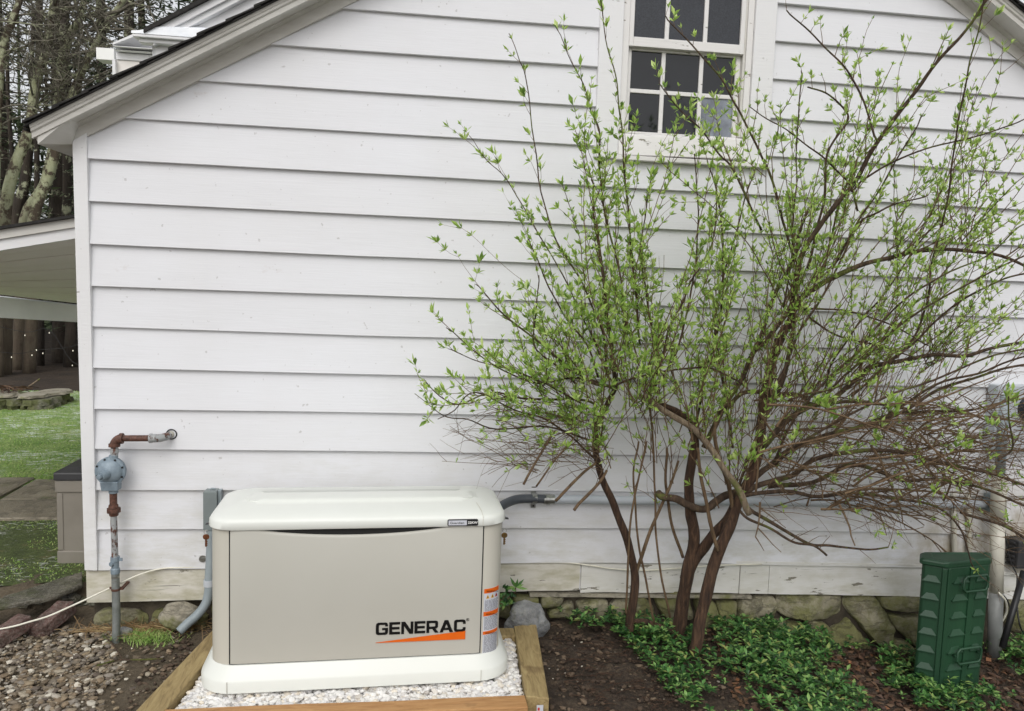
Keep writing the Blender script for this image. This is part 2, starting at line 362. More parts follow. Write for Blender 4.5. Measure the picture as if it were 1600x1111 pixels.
def m_lichen(name, a, b, lich, amt):
    t = NT(name, .9); n1 = t.noise(5, 6, .65, t.map((1.4, 1.4, .4))); col = t.ramp(n1, [(.3, a), (.7, b)])
    lc = t.ramp(t.noise(9, 5, .6), [(.3, lich), (.7, srgb(176, 178, 150))])
    lo = t.ramp(t.noise(4.5, 8, .7), [(.62-amt*.35, 0), (.66-amt*.3, 1)]); lo = t.math('MULTIPLY', lo, t.ramp(t.math('MULTIPLY', t.sep()[2], .25), [(.5, .04), (.72, 1)])); t.col(t.mix(lo, col, lc)); t.bump(n1, .8, .05); return t.m
M['lichenbark'] = m_lichen('lichen_covered_bark', srgb(66, 56, 46), srgb(98, 86, 72), srgb(146, 148, 112), .5)
M['finebranch'] = m_lichen('grey_brown_branch', srgb(78, 74, 66), srgb(126, 120, 106), srgb(124, 130, 90), .2)
M['darkbark'] = m_lichen('dark_conifer_bark', srgb(40, 35, 30), srgb(70, 61, 52), srgb(112, 114, 90), .2)
M['needle'] = island('conifer_needles', [(0, srgb(44, 58, 40)), (.5, srgb(66, 82, 54)), (1, srgb(92, 104, 72))], .7, 0)
M['bulb'] = simple('glass_string_bulb', srgb(250, 246, 226), rough=.1)
bt = M['bulb'].node_tree.nodes['Principled BSDF']; bt.inputs['Emission Color'].default_value = (1, .93, .75, 1); bt.inputs['Emission Strength'].default_value = .35
M['white'] = simple('plain_white', srgb(235, 235, 232), rough=.5)

# ------------------------------------------------------------------ ground
def axis(lo, hi, f0, f1, fine, coarse_n=16):
    a = []; x = f0
    while x < f1: a.append(x); x += fine
    a.append(f1)
    L = [f0-(f0-lo)*((k/coarse_n)**2.6) for k in range(1, coarse_n+1)][::-1]
    R = [f1+(hi-f1)*((k/coarse_n)**2.6) for k in range(1, coarse_n+1)]
    return L+a+R
def ground():
    xs = axis(-90, 90, -1.2, 5.4, .022); ys = axis(-60, 120, -1.9, .5, .022)
    mb = MB(); nx = len(xs)
    for y in ys:
        for x in xs:
            near = (1-sm(abs(x-2), 3.5, 6))*(1-sm(abs(y+.8), 1.2, 2.5))
            d = 0
            if near > 0:
                d = near*(.016*noise.noise(Vector((x*7, y*7, 0)))+.010*noise.noise(Vector((x*22, y*22, 3)))+.006*noise.noise(Vector((x*55, y*55, 7))))
                if x > 2: d *= 1.5
            # soil is lower inside the timber frame
            mb.v.append(Vector((x, y, H(x, y)+d)))
    for j in range(len(ys)-1):
        for i in range(nx-1): mb.f.append((j*nx+i, j*nx+i+1, (j+1)*nx+i+1, (j+1)*nx+i))
    o = mb.build('ground', M['soil'], smooth=True, loc=(0, 0, 0)); tag(o, kind='structure')
ground()
def sheet(name, pts, z, mat, kind='structure', res=.08):
    # irregular-edged flat sheet following H
    bm = bmesh.new(); vs = []
    for i in range(len(pts)):
        a = Vector(pts[i]); b = Vector(pts[(i+1) % len(pts)]); n = max(1, int((b-a).length/res)); n = min(n, 80)
        for k in range(n):
            p = a.lerp(b, k/n); q = p+Vector((noise.noise(Vector((p.x*4, p.y*4, 1))), noise.noise(Vector((p.x*4, p.y*4, 9)))))*.09
            vs.append(bm.verts.new((q.x, q.y, z)))
    bm.faces.new(vs); bmesh.ops.triangulate(bm, faces=bm.faces[:])
    me = bpy.data.meshes.new(name); bm.to_mesh(me); bm.free(); me.materials.append(mat)
    o = bpy.data.objects.new(name, me); COL.objects.link(o); o['kind'] = kind; return o
Z1 = .085
sheet('mossy_grass', [(-.02, .38), (-2.5, .38), (-4, 1.0), (-4, 2.4), (-.02, 2.4)], Z1+.008, M['moss'])
sheet('lawn', [(-.4, 2.32), (-9, 2.1), (-14, 4), (-14, 7.1), (3, 7.1), (3, 2.32)], Z1+.012, M['lawn'])

# patio of wet slabs beside the house
def slab_mb(mb, poly, z0, z1, seed=0):
    top = [Vector((p[0], p[1], z1)) for p in poly]; bot = [Vector((p[0], p[1], z0)) for p in poly]
    c = sum(top, Vector())/len(top)
    R = [bot, [Vector((p.x, p.y, z1-.008)) for p in top], [p.lerp(c, .03) for p in top]]
    mb.rings(R)
pat = MB(); rr = random.Random(3)
y = 1.45
while y < 2.0:
    x = -3.6; d = rr.uniform(.4, .6)
    while x < -.75:
        wd = rr.uniform(.7, 1.5); j = lambda: rr.uniform(-.02, .02)
        sh = (y-1.4)*.15
        slab_mb(pat, [(x+j(), y+j()), (x+wd-.012+j()*.3, y+j()+.03), (x+wd-.012+j()*.3, y+d-.014+j()*.4+.03), (x+j(), y+d-.03+j())], Z1-.02, Z1+.024+rr.uniform(-.004, .006))
        x += wd
    y += d
M['paving'] = m_stone('wet_tan_paving', (srgb(92, 84, 70), srgb(128, 118, 100), srgb(156, 146, 126)), .12, 4, srgb(96, 98, 62))
M['paving'].node_tree.nodes['Principled BSDF'].inputs['Roughness'].default_value = .4
o = pat.build('patio', M['paving'], loc=(-2, 2, Z1)); tag(o, kind='structure')

# ------------------------------------------------------------------ the white house
ZB = .32; EX = .19
OFF = {0: [(0,-.009),(2.17,-.004),(3.03,-.021),(4.29,-.062),(4.95,-.13)], 1: [(0,.001),(2.16,-.012),(3.02,-.025),(4.27,-.06),(5,-.09)],
       2: [(0,.001),(2.16,-.008),(3,-.02),(4.3,-.045)], 3: [(0,.007),(1.22,.002),(2.15,-.007),(4.3,-.03)], 4: [(0,.006),(1.22,.003),(4.3,-.02)],
       5: [(0,.008),(1.22,0),(4.3,-.012)], 6: [(0,.009),(1.22,-.003),(4.3,-.01)], 7: [(0,.005),(1.2,.001),(4.3,-.01)], 8: [(0,.006),(1.2,-.004),(4.3,-.006)],
       9: [(0,.008),(1.2,.002),(4.3,-.006)], 10: [(0,.007),(1.2,.005),(3.29,-.001),(4.71,-.007)], 11: [(1.2,.005),(3.28,.005),(4.69,-.006)],
       12: [(1.2,.001),(4.67,.003)], 13: [(1.2,-.007),(3.25,.005),(4.65,.003)], 14: [(1.19,-.013),(3.24,-.003)], 15: [(3.23,-.011)]}
def zk(k, x):
    return ZB+EX*k+(pl(OFF[k], x) if k in OFF else 0)+.0012*noise.noise(Vector((x*1.7, k*5.1, 0)))
SL, SR = .577, .606
XR = 5.80            # right corner
XA, ZA = 2.896, 3.991
def rl(x): return 2.32+SL*x          # lower edge of the rake frieze, left
def rrr(x): return 3.235-SR*(x-4.143)
house = empty('clapboard_house', (2.9, 2.5, 0), 'white clapboard gable end of an old house with peeling skirt board and small paned window', 'house')
def siding():
    mb = MB(); rn = random.Random(5)
    WL, WR, WB, WT = 2.33, 3.235, 2.375, 3.62
    for k in range(0, 19):
        zc = ZB+EX*(k+.5)
        spans = [(0.0, XR)]
        if WB < zc < WT: spans = [(0.0, WL+.012), (WR-.012, XR)]
        for a, b in spans:
            # clip by rakes (boards run 6 cm up under the frieze)
            n = max(2, int((b-a)/.12))
            pts = []
            for i in range(n+1):
                x = a+(b-a)*i/n; pts.append(x)
            def clipx(x, z):
                lo = (z-2.32)/SL-.10; hi = 4.143+(3.235-z)/SR+.10
                return max(x, lo, a), min(b, hi)
            zt0 = ZB+EX*(k+1); zb0 = ZB+EX*k
            lo_b = max(a, (zb0-2.32)/SL-.15); lo_t = max(a, (zt0-2.32)/SL-.17)
            hi_b = min(b, 4.143+(3.235-zb0)/SR+.07); hi_t = min(b, 4.143+(3.235-zt0)/SR+.07)
            if hi_b-lo_b < .05 or hi_t-lo_t < .02: continue
            rows = []
            th = .024+rn.uniform(-.002, .003)
            for i in range(n+1):
                t = i/n; xb = lerp(lo_b, hi_b, t); xt = lerp(lo_t, hi_t, t)
                wob = .0018*noise.noise(Vector((xb*2.3, k*3.3, 5)))
                z0 = zk(k, xb); z1 = zk(k+1, xt)+.004
                rows.append([Vector((xb, -.004, z0)), Vector((xb, -th-wob+.002, z0)), Vector((xb, -th-wob, z0+.002)), Vector((xt, -.0035-wob*.5, z1))])
            mb.rings(rows, cap=False, closed=False)
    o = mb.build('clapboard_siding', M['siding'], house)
    return o
siding()
# solid wall behind the boards
mb = MB(); gable = [(0, .16), (XR, .16), (XR, 2.24), (XA, ZA-.02), (0, 2.32)]
gable = [(XA, 3.7), (2.34, 3.62), (2.34, 2.37), (3.226, 2.37), (3.226, 3.62), (XA, 3.7), (XA, ZA-.02), (0, 2.32), (0, .16), (XR, .16), (XR, 2.24), (XA, ZA-.02)]
gl_ = [(0,.16),(2.34,.16),(2.34,3.66),(0,2.32)]; gr_ = [(3.226,.16),(XR,.16),(XR,2.24),(3.226,3.78)]
mb.prism([(x, .001, z) for x, z in gl_], (0, .12, 0)); mb.prism([(x, .001, z) for x, z in gr_], (0, .12, 0))
mb.prism([(x, .001, z) for x, z in ((2.34,.16),(3.226,.16),(3.226,2.37),(2.34,2.37))], (0, .12, 0))
mb.prism([(x, .001, z) for x, z in ((2.34,3.62),(3.226,3.62),(3.226,3.78),(XA,ZA-.03),(2.34,3.66))], (0, .12, 0))
mb.box(0, .12, .122, 5.2, .16, 2.3); mb.box(XR-.12, XR, .122, 5.2, .16, 2.2); mb.box(.12, XR-.12, 5.08, 5.2, .16, 2.2); mb.box(.12, XR-.12, .122, 5.07, 2.05, 2.10)
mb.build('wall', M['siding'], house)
# corner boards
mb = MB()
mb.hexa([(-.035,-.034,.317),(.022,-.034,.314),(.022,.0,.314),(-.035,.06,.317),(-.053,-.0335,2.30),(.008,-.0335,2.34),(.008,.0,2.34),(-.053,.06,2.30)])
mb.build('corner_board', M['trim'], house, bevel=.003)
mb = MB(); mb.box(XR-.002, XR+.08, -.034, .1, .2, 2.25); mb.build('corner_board', M['trim'], house, bevel=.003)
# peeling corner edge under the corner board
# skirt boards
def skirt(x0, x1, bot, y=-.010, joints=()):
    xs = [x0]+list(joints)+[x1]; mb = MB()
    for a, b in zip(xs, xs[1:]):
        a2 = a+.002; n = max(3, int((b-a2)/.08)); rows = []; dy = random.uniform(-.003, .002)
        for i in range(n+1):
            x = lerp(a2, b-.002, i/n); zt = zk(0, x)-.006+.003*noise.noise(Vector((x*6, 1, 1))); zb = pl(bot, x)+.004*noise.noise(Vector((x*5, 4, 2)))
            rows.append([Vector((x, .012, zb)), Vector((x, y+dy, zb)), Vector((x, y+dy, zt)), Vector((x, .012, zt))])
        mb.rings(rows)
    return mb.build('skirt_board', M['skirt'], house)
skirt(-.038, 2.36, [(0,.150),(1,.155),(2.36,.165)], joints=(1.02,))
M['skirt_'] = M['skirt']; M['skirt'] = m_siding('white_peeling_skirt_paint', srgb(222, 221, 217), srgb(202, 199, 190), peel=.37, stain_shade_z=(.05, .45), green=.5)
skirt(2.365, XR, [(2.36,.150),(3.04,.134),(4.15,.092),(5,.05)], joints=(3.23, 3.395))
# thin weathered lip of the sill beam above the skirt, right half
mb = MB()
rows = []
for i in range(40):
    x = lerp(3.2, XR, i/39); z = zk(0, x)
    rows.append([Vector((x, -.022, z-.004)), Vector((x, -.025, z-.002)), Vector((x, -.025, z+.016)), Vector((x, -.018, z+.018))])
mb.rings(rows, closed=True); mb.build('sill_lip', M['skirt'], house)
# foundation backing
fo = MB(); fo.box(-.02, XR, .035, 5.2, -.35, .16); found = fo.build('foundation', M['mortar'], house)
def stone(mb, poly, y0=.034, bulge=.05, seed=0):
    pts = [Vector((p[0], 0, p[1])) for p in poly]; c = sum(pts, Vector())/len(pts)
    # resample and round corners
    ring = []
    m = len(pts)
    for i in range(m):
        a, b = pts[i], pts[(i+1) % m]; n = max(1, int((b-a).length/.018))
        for k in range(n): ring.append(a.lerp(b, k/n))
    for _ in range(1): ring = [(ring[i-1]+ring[i]*2+ring[(i+1) % len(ring)])/4 for i in range(len(ring))]
    ring = [c+(p-c)*(1.0+.10*noise.noise(Vector((p.x*20, seed*2.3, p.z*20)))) for p in ring]
    rs = random.Random(seed*7+1); PL_ = [(rs.uniform(-.35, .35), rs.uniform(-.35, .35), rs.uniform(-.006, .004)) for _ in range(4)]
    def facet(q): return max(a_*(q.x-c.x)+b_*(q.z-c.z)+o_ for a_, b_, o_ in PL_)
    R = []
    for sc, yy in ((1.0, y0), (1.0, y0-bulge*.5), (.98, y0-bulge*.86), (.92, y0-bulge*1.0), (.8, y0-bulge*1.04), (.65, y0-bulge*1.06), (.5, y0-bulge*1.08), (.35, y0-bulge*1.1), (.15, y0-bulge*1.1)):
        rg = []
        for p in ring:
            q = c+(p-c)*sc; d = noise.noise(Vector((q.x*14, seed*3.1, q.z*14)))*.016*(1 if yy < y0-.01 else 0)+noise.noise(Vector((q.x*5, seed*1.7, q.z*5)))*.008*(1 if yy < y0-.01 else 0)
            d += facet(q)*(1 if yy < y0-bulge*.7 else .5 if yy < y0-.01 else 0)
            e = noise.noise(Vector((q.x*30, seed, q.z*30)))*.004
            rg.append(Vector((q.x+e, yy+d, q.z+e)))
        R.append(rg)
    mb.rings(R)
def pxpoly(off, sc, pts): return [(lambda v: (v.x, v.z))(W(off[0]+x/sc, off[1]+y/sc, .0)) for x, y in pts]
o6, s6 = (1180, 760), 3.164
STN = [pxpoly(o6, s6, p) for p in [
    [(0,545),(96,550),(110,600),(104,645),(60,690),(0,705)],
    [(113,543),(250,535),(436,543),(442,600),(420,645),(370,664),(250,655),(120,640)],
    [(0,715),(100,665),(220,678),(250,725),(235,770),(150,850),(0,860)],
    [(256,658),(330,668),(372,700),(340,770),(240,860),(250,770)],
    [(447,538),(520,530),(598,545),(650,620),(697,715),(690,775),(620,790),(560,740),(480,640),(448,590)],
    [(608,545),(700,540),(830,542),(830,600),(720,612),(640,606)],
    [(660,640),(830,640),(830,800),(800,800),(740,740),(690,700)],
    [(700,755),(760,770),(820,830),(820,900),(650,900),(640,800)],
    [(380,715),(470,655),(500,700),(570,790),(620,840),(560,900),(330,900),(345,790)],
    [(1240,545),(1400,545),(1400,700),(1300,740),(1250,680)],[(1230,700),(1290,760),(1300,900),(1200,900)],[(1310,750),(1400,720),(1400,900),(1310,900)]]]
o5, s5 = (780, 720), 2.84
STN += [pxpoly(o5, s5, p) for p in [
    [(965,630),(1060,625),(1050,700),(1040,760),(985,750)],[(1065,615),(1150,608),(1180,640),(1180,700),(1125,750),(1060,735),(1055,680)],
    [(870,615),(958,625),(970,680),(960,760),(880,740)],[(690,575),(780,570),(850,600),(860,700),(760,720),(700,650)],
    [(490,640),(540,605),(640,600),(685,650),(690,700),(600,730),(500,700)],[(340,630),(420,612),(485,620),(480,690),(350,700)],
    [(215,660),(330,625),(335,690),(220,700)],[(185,590),(290,605),(280,630),(215,650),(180,640)],[(60,600),(175,600),(170,640),(60,640)],[(-30,600),(50,600),(50,700),(-30,700)]]]
def bst(p, **k):
    st = MB(); stone(st, p, **k); st.build('stone', M['fieldstone'], found, autos=28)
for i, p in enumerate(STN): bst(p, bulge=.055+.012*((i*7) % 3), seed=i+1)
# low stones left of the frame, mostly hidden by soil
for i, (a, b, t) in enumerate([(-.01,.22,.10),(.24,.50,.09),(.52,.8,.12),(.82,1.2,.13),(1.22,1.6,.12),(1.62,1.98,.13)]):
    bst([(a,-.06),(b,-.06),(b+.01,t-.03),(b-.03,t),(a+.04,t+.01),(a,t-.02)], y0=.03, bulge=.03, seed=30+i)
mb = MB(); rows = []
for i in range(30):
    x = lerp(2.1, 3.3, i/29); zz = pl([(2.1,.155),(3.3,.118)], x); rows.append([Vector((x, .03, zz-.018)), Vector((x, -.022+.006*noise.noise(Vector((x*9,0,0))), zz-.018)), Vector((x, -.02, zz-.002)), Vector((x, .03, zz-.002))])
mb.rings(rows); mb.build('foundation_ledge', M['rock'], found)

# rake: frieze, soffit, crown, shingles (left and right)
def rake(side):
    if side < 0: x0, x1, f = -.03, XA, rl
    else: x0, x1, f = XR+.03, XA, rrr
    s = SL if side < 0 else -SR
    def strip(prof, name, mat, xa=x0, bevel=0):
        mb = MB(); R = []
        for x in (xa, x1): R.append([Vector((x, y, 2.32+SL*x+v if side < 0 else 3.235-SR*(x-4.143)+v)) for y, v in prof])
        mb.rings(R); return mb.build(name, mat, house, bevel=bevel)
    xe = -.17 if side < 0 else XR+.17
    strip([(.0,0),(-.030,0),(-.030,.062),(-.0,.062)], 'rake_frieze', M['soffit'], x0 if side > 0 else -.055)
    strip([(-.030,.056),(-.048,.064),(-.052,.078),(-.030,.082)], 'rake_bed_moulding', M['soffit'], x0 if side > 0 else -.10)
    strip([(.0,.076),(-.140,.066),(-.140,.12),(.0,.12)], 'rake_soffit', M['soffit'], -.155 if side < 0 else XR+.155)
    strip([(-.128,.062),(-.146,.062),(-.148,.084),(-.156,.090),(-.158,.10),(-.163,.104),(-.166,.116),(-.128,.116)], 'rake_crown', M['soffit'], xe*1.0 if side < 0 else xe)
roof = MB()
rake(-1); rake(1)
def roofslab():
    mb = MB()
    for side in (-1, 1):
        xe = -.19 if side < 0 else XR+.19
        f = rl if side < 0 else rrr
        for (v0, v1, e) in ((.116, .122, 0),):
            R = [[Vector((x, -.178, f(x)+v0)), Vector((x, 5.35, f(x)+v0)), Vector((x, 5.35, f(x)+v1)), Vector((x, -.178, f(x)+v1))] for x in (xe, XA)]
            mb.rings(R)
        # courses of shingles with ragged thickness
        n = 26; rn = random.Random(9)
        for i in range(n):
            xa = lerp(xe, XA, i/n); xb = lerp(xe, XA, (i+1)/n)+(.03 if side < 0 else -.03)
            if side < 0: xb = min(xb, XA)
            yy = -.184-rn.uniform(0, .008)
            R = [[Vector((xa, yy, f(xa)+.123+.007)), Vector((xa, 5.36, f(xa)+.130)), Vector((xa, 5.36, f(xa)+.140)), Vector((xa, yy, f(xa)+.140))],
                 [Vector((xb, yy, f(xb)+.123)), Vector((xb, 5.36, f(xb)+.123)), Vector((xb, 5.36, f(xb)+.127)), Vector((xb, yy, f(xb)+.127))]]
            mb.rings(R)
    return mb.build('roof', M['shingle'], house)
rf = roofslab()
# left eave: soffit, crown, dark drip edge running back
mb = MB()
mb.hexa([(-.15,-.13,2.262),(-.083,-.03,2.285),(-.083,5.2,2.285),(-.15,5.2,2.262),(-.15,-.13,2.30),(-.083,-.03,2.34),(-.083,5.2,2.34),(-.15,5.2,2.30)])
mb.hexa([(-.150,-.139,2.262),(-.054,-.030,2.285),(-.054,.05,2.285),(-.150,.05,2.262),(-.150,-.139,2.325),(-.02,-.139,2.38),(-.02,.05,2.38),(-.150,.05,2.325)])
mb.build('eave_soffit', M['soffit'], house)
mb = MB(); mb.prism([(-.146,-.13,2.268),(-.152,-.13,2.27),(-.168,-.13,2.30),(-.172,-.13,2.325),(-.146,-.13,2.33)], (0, 5.4, 0)); mb.build('eave_crown', M['soffit'], house)
mb = MB(); mb.tube([(-.187,-.17,2.318),(-.186,2,2.316),(-.187,5.3,2.318)], .007, 6); mb.build('drip_edge', M['shinglegap'], house)
# window
win = empty('x', (2.78, 0, 2.9), None, None); win.name = 'window'; win.parent = house; win.location = Vector((2.78, 0, 2.9))-ORG[house]
ZT = 3.62
f = MB()
f.box(2.336, 2.452, -.037, .0, 2.36, ZT); f.build('casing', M['trim'], win, bevel=.003)
f = MB(); f.box(3.118, 3.228, -.037, .0, 2.372, ZT); f.build('casing', M['trim'], win, bevel=.003)
f = MB(); f.box(2.32, 3.245, -.036, .0, ZT+.002, ZT+.13); f.build('casing', M['trim'], win, bevel=.003)
# recess jambs: frame stops
f = MB(); f.box(2.453, 2.486, -.024, .03, 2.50, ZT); f.build('window_frame', M['sash'], win, bevel=.002); f = MB(); f.box(3.086, 3.117, -.022, .03, 2.50, ZT); f.build('window_frame', M['sash'], win, bevel=.002)
f = MB(); f.box(3.074, 3.085, -.014, .03, 2.50, ZT); f.build('sash_track', M['soffit'], win)
f = MB(); f.hexa([(2.453,-.045,2.376),(3.117,-.045,2.388),(3.117,.0,2.388),(2.453,.0,2.376),(2.453,-.030,2.475),(3.117,-.030,2.487),(3.117,.0,2.50),(2.453,.0,2.488)])
f.build('window_sill', M['sash'], win, bevel=.003)
f = MB(); f.box(2.44, 3.24, -.052, -.0, 2.352, 2.374); f.build('sill_apron', M['sash'], win, bevel=.003)
def glassx(px): return W(px, 20).x
# upper sash (outer plane), lower sash (set back)
def sash(name, y, x0, x1, z0, z1, mx, mz, bot, top, st):
    s_ = MB(); s_.box(x0, x0+st, y, y+.028, z0, z1); s_.box(x1-st, x1, y, y+.028, z0, z1)
    s_.box(x0+st, x1-st, y-.001, y+.027, z0, z0+bot); s_.box(x0+st, x1-st, y-.001, y+.027, z1-top, z1)
    for x in mx: s_.box(x-.0105, x+.0105, y+.004, y+.022, z0+bot, z1-top)
    xs = [x0+st]+sum([[x-.0105, x+.0105] for x in mx], [])+[x1-st]
    for z in mz:
        for a, b in zip(xs[::2], xs[1::2]): s_.box(a, b, y+.005, y+.021, z-.010, z+.010)
    o = s_.build(name, M['sash'], win, bevel=.0025)
    zs = [z0+bot]+sum([[z-.010, z+.010] for z in mz], [])+[z1-top]
    for i, (za, zb) in enumerate(zip(zs[::2], zs[1::2])):
        for j, (a, b) in enumerate(zip(xs[::2], xs[1::2])):
            g = MB(); g.box(a-.002, b+.002, y+.0135, y+.0165, za-.002, zb+.002)
            po = g.build('pane', M['palepane'] if (name == 'lower_sash' and i == 0 and j == 2) else M['glassdark'] if (name == 'lower_sash') else M['glass'], o)
    return o
zm = W(1075, 55).z
sash('upper_sash', -.022, 2.487, 3.073, 2.90, 3.60, (2.676, 2.872), (3.245,), .045, .05, .022)
sash('lower_sash', .008, 2.487, 3.073, 2.49, 2.93, (2.676, 2.872), (2.699,), .012, .04, .024)

# ------------------------------------------------------------------ porch on the far side
porch = empty('porch', (-1.2, 1.7, .085), 'white side porch roof with planked ceiling, left of the house corner', 'porch')
NA, NB = W(-260, 401, .5), W(150, 331.5, .5)     # roof top edge near
def zoff(p, d): return Vector((p.x, p.y, p.z-d))
fA, fB = W(-260, 372+46-17+0, .5), W(150, 347, .5)
def bar(name, a, b, h, y0, y1, mat, parent=porch, bev=0):
    m = MB(); m.hexa([(a.x,y0,a.z-h),(b.x,y0,b.z-h),(b.x,y1,b.z-h),(a.x,y1,a.z-h),(a.x,y0,a.z),(b.x,y0,b.z),(b.x,y1,b.z),(a.x,y1,a.z)])
    return m.build(name, mat, parent, bevel=bev)
T0, T1 = W(-260, 396, .5), W(160, 330, .5)
FA, FB = W(-260, 400, .52), W(160, 335, .52)
for a in (T0, T1, FA, FB): pass
def lx(a, b, x): return Vector((x, a.y, lerp(a.z, b.z, (x-a.x)/(b.x-a.x))))
xa, xb = -1.75, -.09
T0, T1 = lx(T0, T1, xa), lx(T0, T1, xb)
bar('roof', T0, T1, .014, .46, 3.3, M['shingle'])
bar('crown_moulding', zoff(T0, .015), zoff(T1, .015), .046, .485, .52, M['soffit'])
bar('fascia', zoff(T0, .062), zoff(T1, .062), .055, .50, .53, M['trim'])
# planked ceiling between fascia and far beam
pc = MB(); n = 15
q00, q10 = zoff(T0, .10), zoff(T1, .10)
B0, B1 = W(-150, 447, 3.0), W(150, 481, 3.0); B0 = lx(B0, B1, -2.4); B1 = lx(B0, B1, -.09)
q01, q11 = Vector((q00.x-.6, 3.02, B0.z+.02)), Vector((xb, 3.02, B1.z+.02))
for i in range(n):
    t0, t1 = i/n, (i+1)/n
    a, b = q00.lerp(q01, t0), q10.lerp(q11, t0); c, d = q00.lerp(q01, t1), q10.lerp(q11, t1); a.y += .006; b.y += .006
    up = Vector((0, 0, .02)); dz = Vector((0, 0, .004 if i % 2 else 0))
    pc.hexa([a+dz, b+dz, d+dz, c+dz, a+up, b+up, d+up, c+up])
pc.build('ceiling', M['porchpaint'], porch)
bt_ = W(0, 496, 3.0).z
m = MB(); m.hexa([(-2.4,3.0,W(0,497,3).z+.02),(-.09,3.0,W(122,507,3).z-.02),(-.09,3.12,W(122,507,3).z-.02),(-2.4,3.12,W(0,497,3).z+.02),(-2.4,3.0,B0.z),(-.09,3.0,B1.z),(-.09,3.12,B1.z),(-2.4,3.12,B0.z)])
m.build('beam', M['porchbeam'], porch, bevel=.004)
m = MB(); m.box(-2.38, -2.27, 3.005, 3.11, .09, W(0, 497, 3).z+.02); m.build('post', M['trim'], porch, bevel=.004)

# ------------------------------------------------------------------ taller rear wing seen over the roof
wing = empty('rear_wing', (1.5, 6.5, 0), 'taller white rear wing with snow on its cornice return, behind the rake', 'house')
YW = 4.0
def wp(px, py, y=YW): return W(px, py, y)
a = wp(238, 66); e = wp(212, 120)
mb = MB(); p0 = wp(238, 200); xw0 = wp(238, 66).x; xr0 = wp(262, 40)
s_w = .60
def rz(x): return xr0.z+s_w*(x-xr0.x)
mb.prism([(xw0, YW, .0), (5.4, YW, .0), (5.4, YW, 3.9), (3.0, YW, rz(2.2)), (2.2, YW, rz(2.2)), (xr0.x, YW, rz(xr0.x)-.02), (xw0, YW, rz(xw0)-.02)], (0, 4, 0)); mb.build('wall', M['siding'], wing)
mb = MB()
xs0, xs1 = xr0.x-.1, 2.3
for (v0, v1, y0) in ((-.10, -.03, YW-.13), (-.155, -.102, YW-.10), (-.24, -.157, YW-.03)):
    R = [[Vector((x, y0, rz(x)+v0)), Vector((x, YW-.001, rz(x)+v0)), Vector((x, YW-.001, rz(x)+v1)), Vector((x, y0, rz(x)+v1))] for x in (xs0, xs1)]; mb.rings(R)
mb.build('rake_moulding', M['trim'], wing)
mb = MB(); R = [[Vector((x, YW-.17, rz(x)-.03)), Vector((x, 8, rz(x)-.03)), Vector((x, 8, rz(x)+.01)), Vector((x, YW-.17, rz(x)+.01))] for x in (xs0-.06, xs1)]; mb.rings(R); mb.build('roof', M['shingle'], wing)
# cornice return with snow
c0, c1 = wp(207, 47, 3.85), wp(352, 60, 3.85)
mb = MB(); z1 = wp(210, 52, 3.85).z; z0 = wp(210, 63, 3.85).z
mb.box(c0.x, c1.x, 3.85, YW-.002, z0+.035, z1); mb.box(c0.x+.04, c1.x, 3.89, YW-.002, z0, z0+.034)
ret = mb.build('cornice_return', M['trim'], wing, bevel=.006)
mb = MB(); R = []
for i in range(14):
    t = i/13; x = lerp(c0.x-.01, c1.x, t); zt = z1+.03+.09*sm(t, .0, .35)*(1-.5*sm(t, .7, 1))
    R.append([Vector((x, 3.845, z1+.001)), Vector((x, 3.998, z1+.001)), Vector((x, 3.998, zt+.03)), Vector((x, 3.85, zt*.6+z1*.4+.006))])
mb.rings(R); mb.build('snow', M['snow'], ret, smooth=False)
# small further wing with open eave
lw = empty('rear_dormer', (-1.1, 5.2, 0), 'small white eave and corner post behind the snowy cornice return', 'dormer')
YD = 5.0
def bx4(m, pa, pb, y0, y1): 
    m.box(min(pa.x, pb.x), max(pa.x, pb.x), y0, y1, min(pa.z, pb.z), max(pa.z, pb.z))
m = MB(); bx4(m, wp(181, 82, YD), wp(248, 97, YD), YD, YD+.5); m.build('wall', M['trim'], lw, bevel=.004)
m = MB(); bx4(m, wp(176, 71, YD-.12), wp(248, 77, YD-.12), YD-.12, YD+.5); bx4(m, wp(178, 77.3, YD-.08), wp(248, 82, YD-.08), YD-.08, YD+.5); m.build('cornice', M['trim'], lw, bevel=.004)
m = MB(); a, b = wp(177, 71, YD-.1), wp(216, 54, YD-.1); m.hexa([(a.x,YD-.12,a.z),(b.x,YD-.12,b.z-.012),(b.x,YD+.4,b.z-.012),(a.x,YD+.4,a.z),(a.x,YD-.12,a.z+.02),(b.x,YD-.12,b.z+.02),(b.x,YD+.4,b.z+.02),(a.x,YD+.4,a.z+.02)]); m.build('rake_board', M['trim'], lw)
m = MB(); a, b = wp(153, 76, YD+.6), wp(181, 96, YD+.6); m.box(a.x, b.x, YD+.55, YD+.75, b.z, a.z); m.build('eave_end', M['white'], lw)
m = MB(); a, b, c, d = wp(168, 97, YD+.02), wp(248, 98, YD+.02), wp(248, 150, YD+.02), wp(181, 150, YD+.02)
m.hexa([(d.x,YD+.02,.0),(c.x,YD+.02,.0),(c.x,YD+.6,.0),(d.x,YD+.6,.0),(wp(181,110,YD).x,YD+.02,b.z-.001),(b.x,YD+.02,b.z-.001),(b.x,YD+.6,b.z-.001),(wp(181,110,YD).x,YD+.6,b.z-.001)]); m.build('lower_wall', M['porchpaint'], lw)
m = MB(); a = wp(181, 160, YD-.05); m.box(a.x-.03, a.x, YD-.05, YD+.0, 0, b.z-.01); m.build('post', M['trim'], lw)

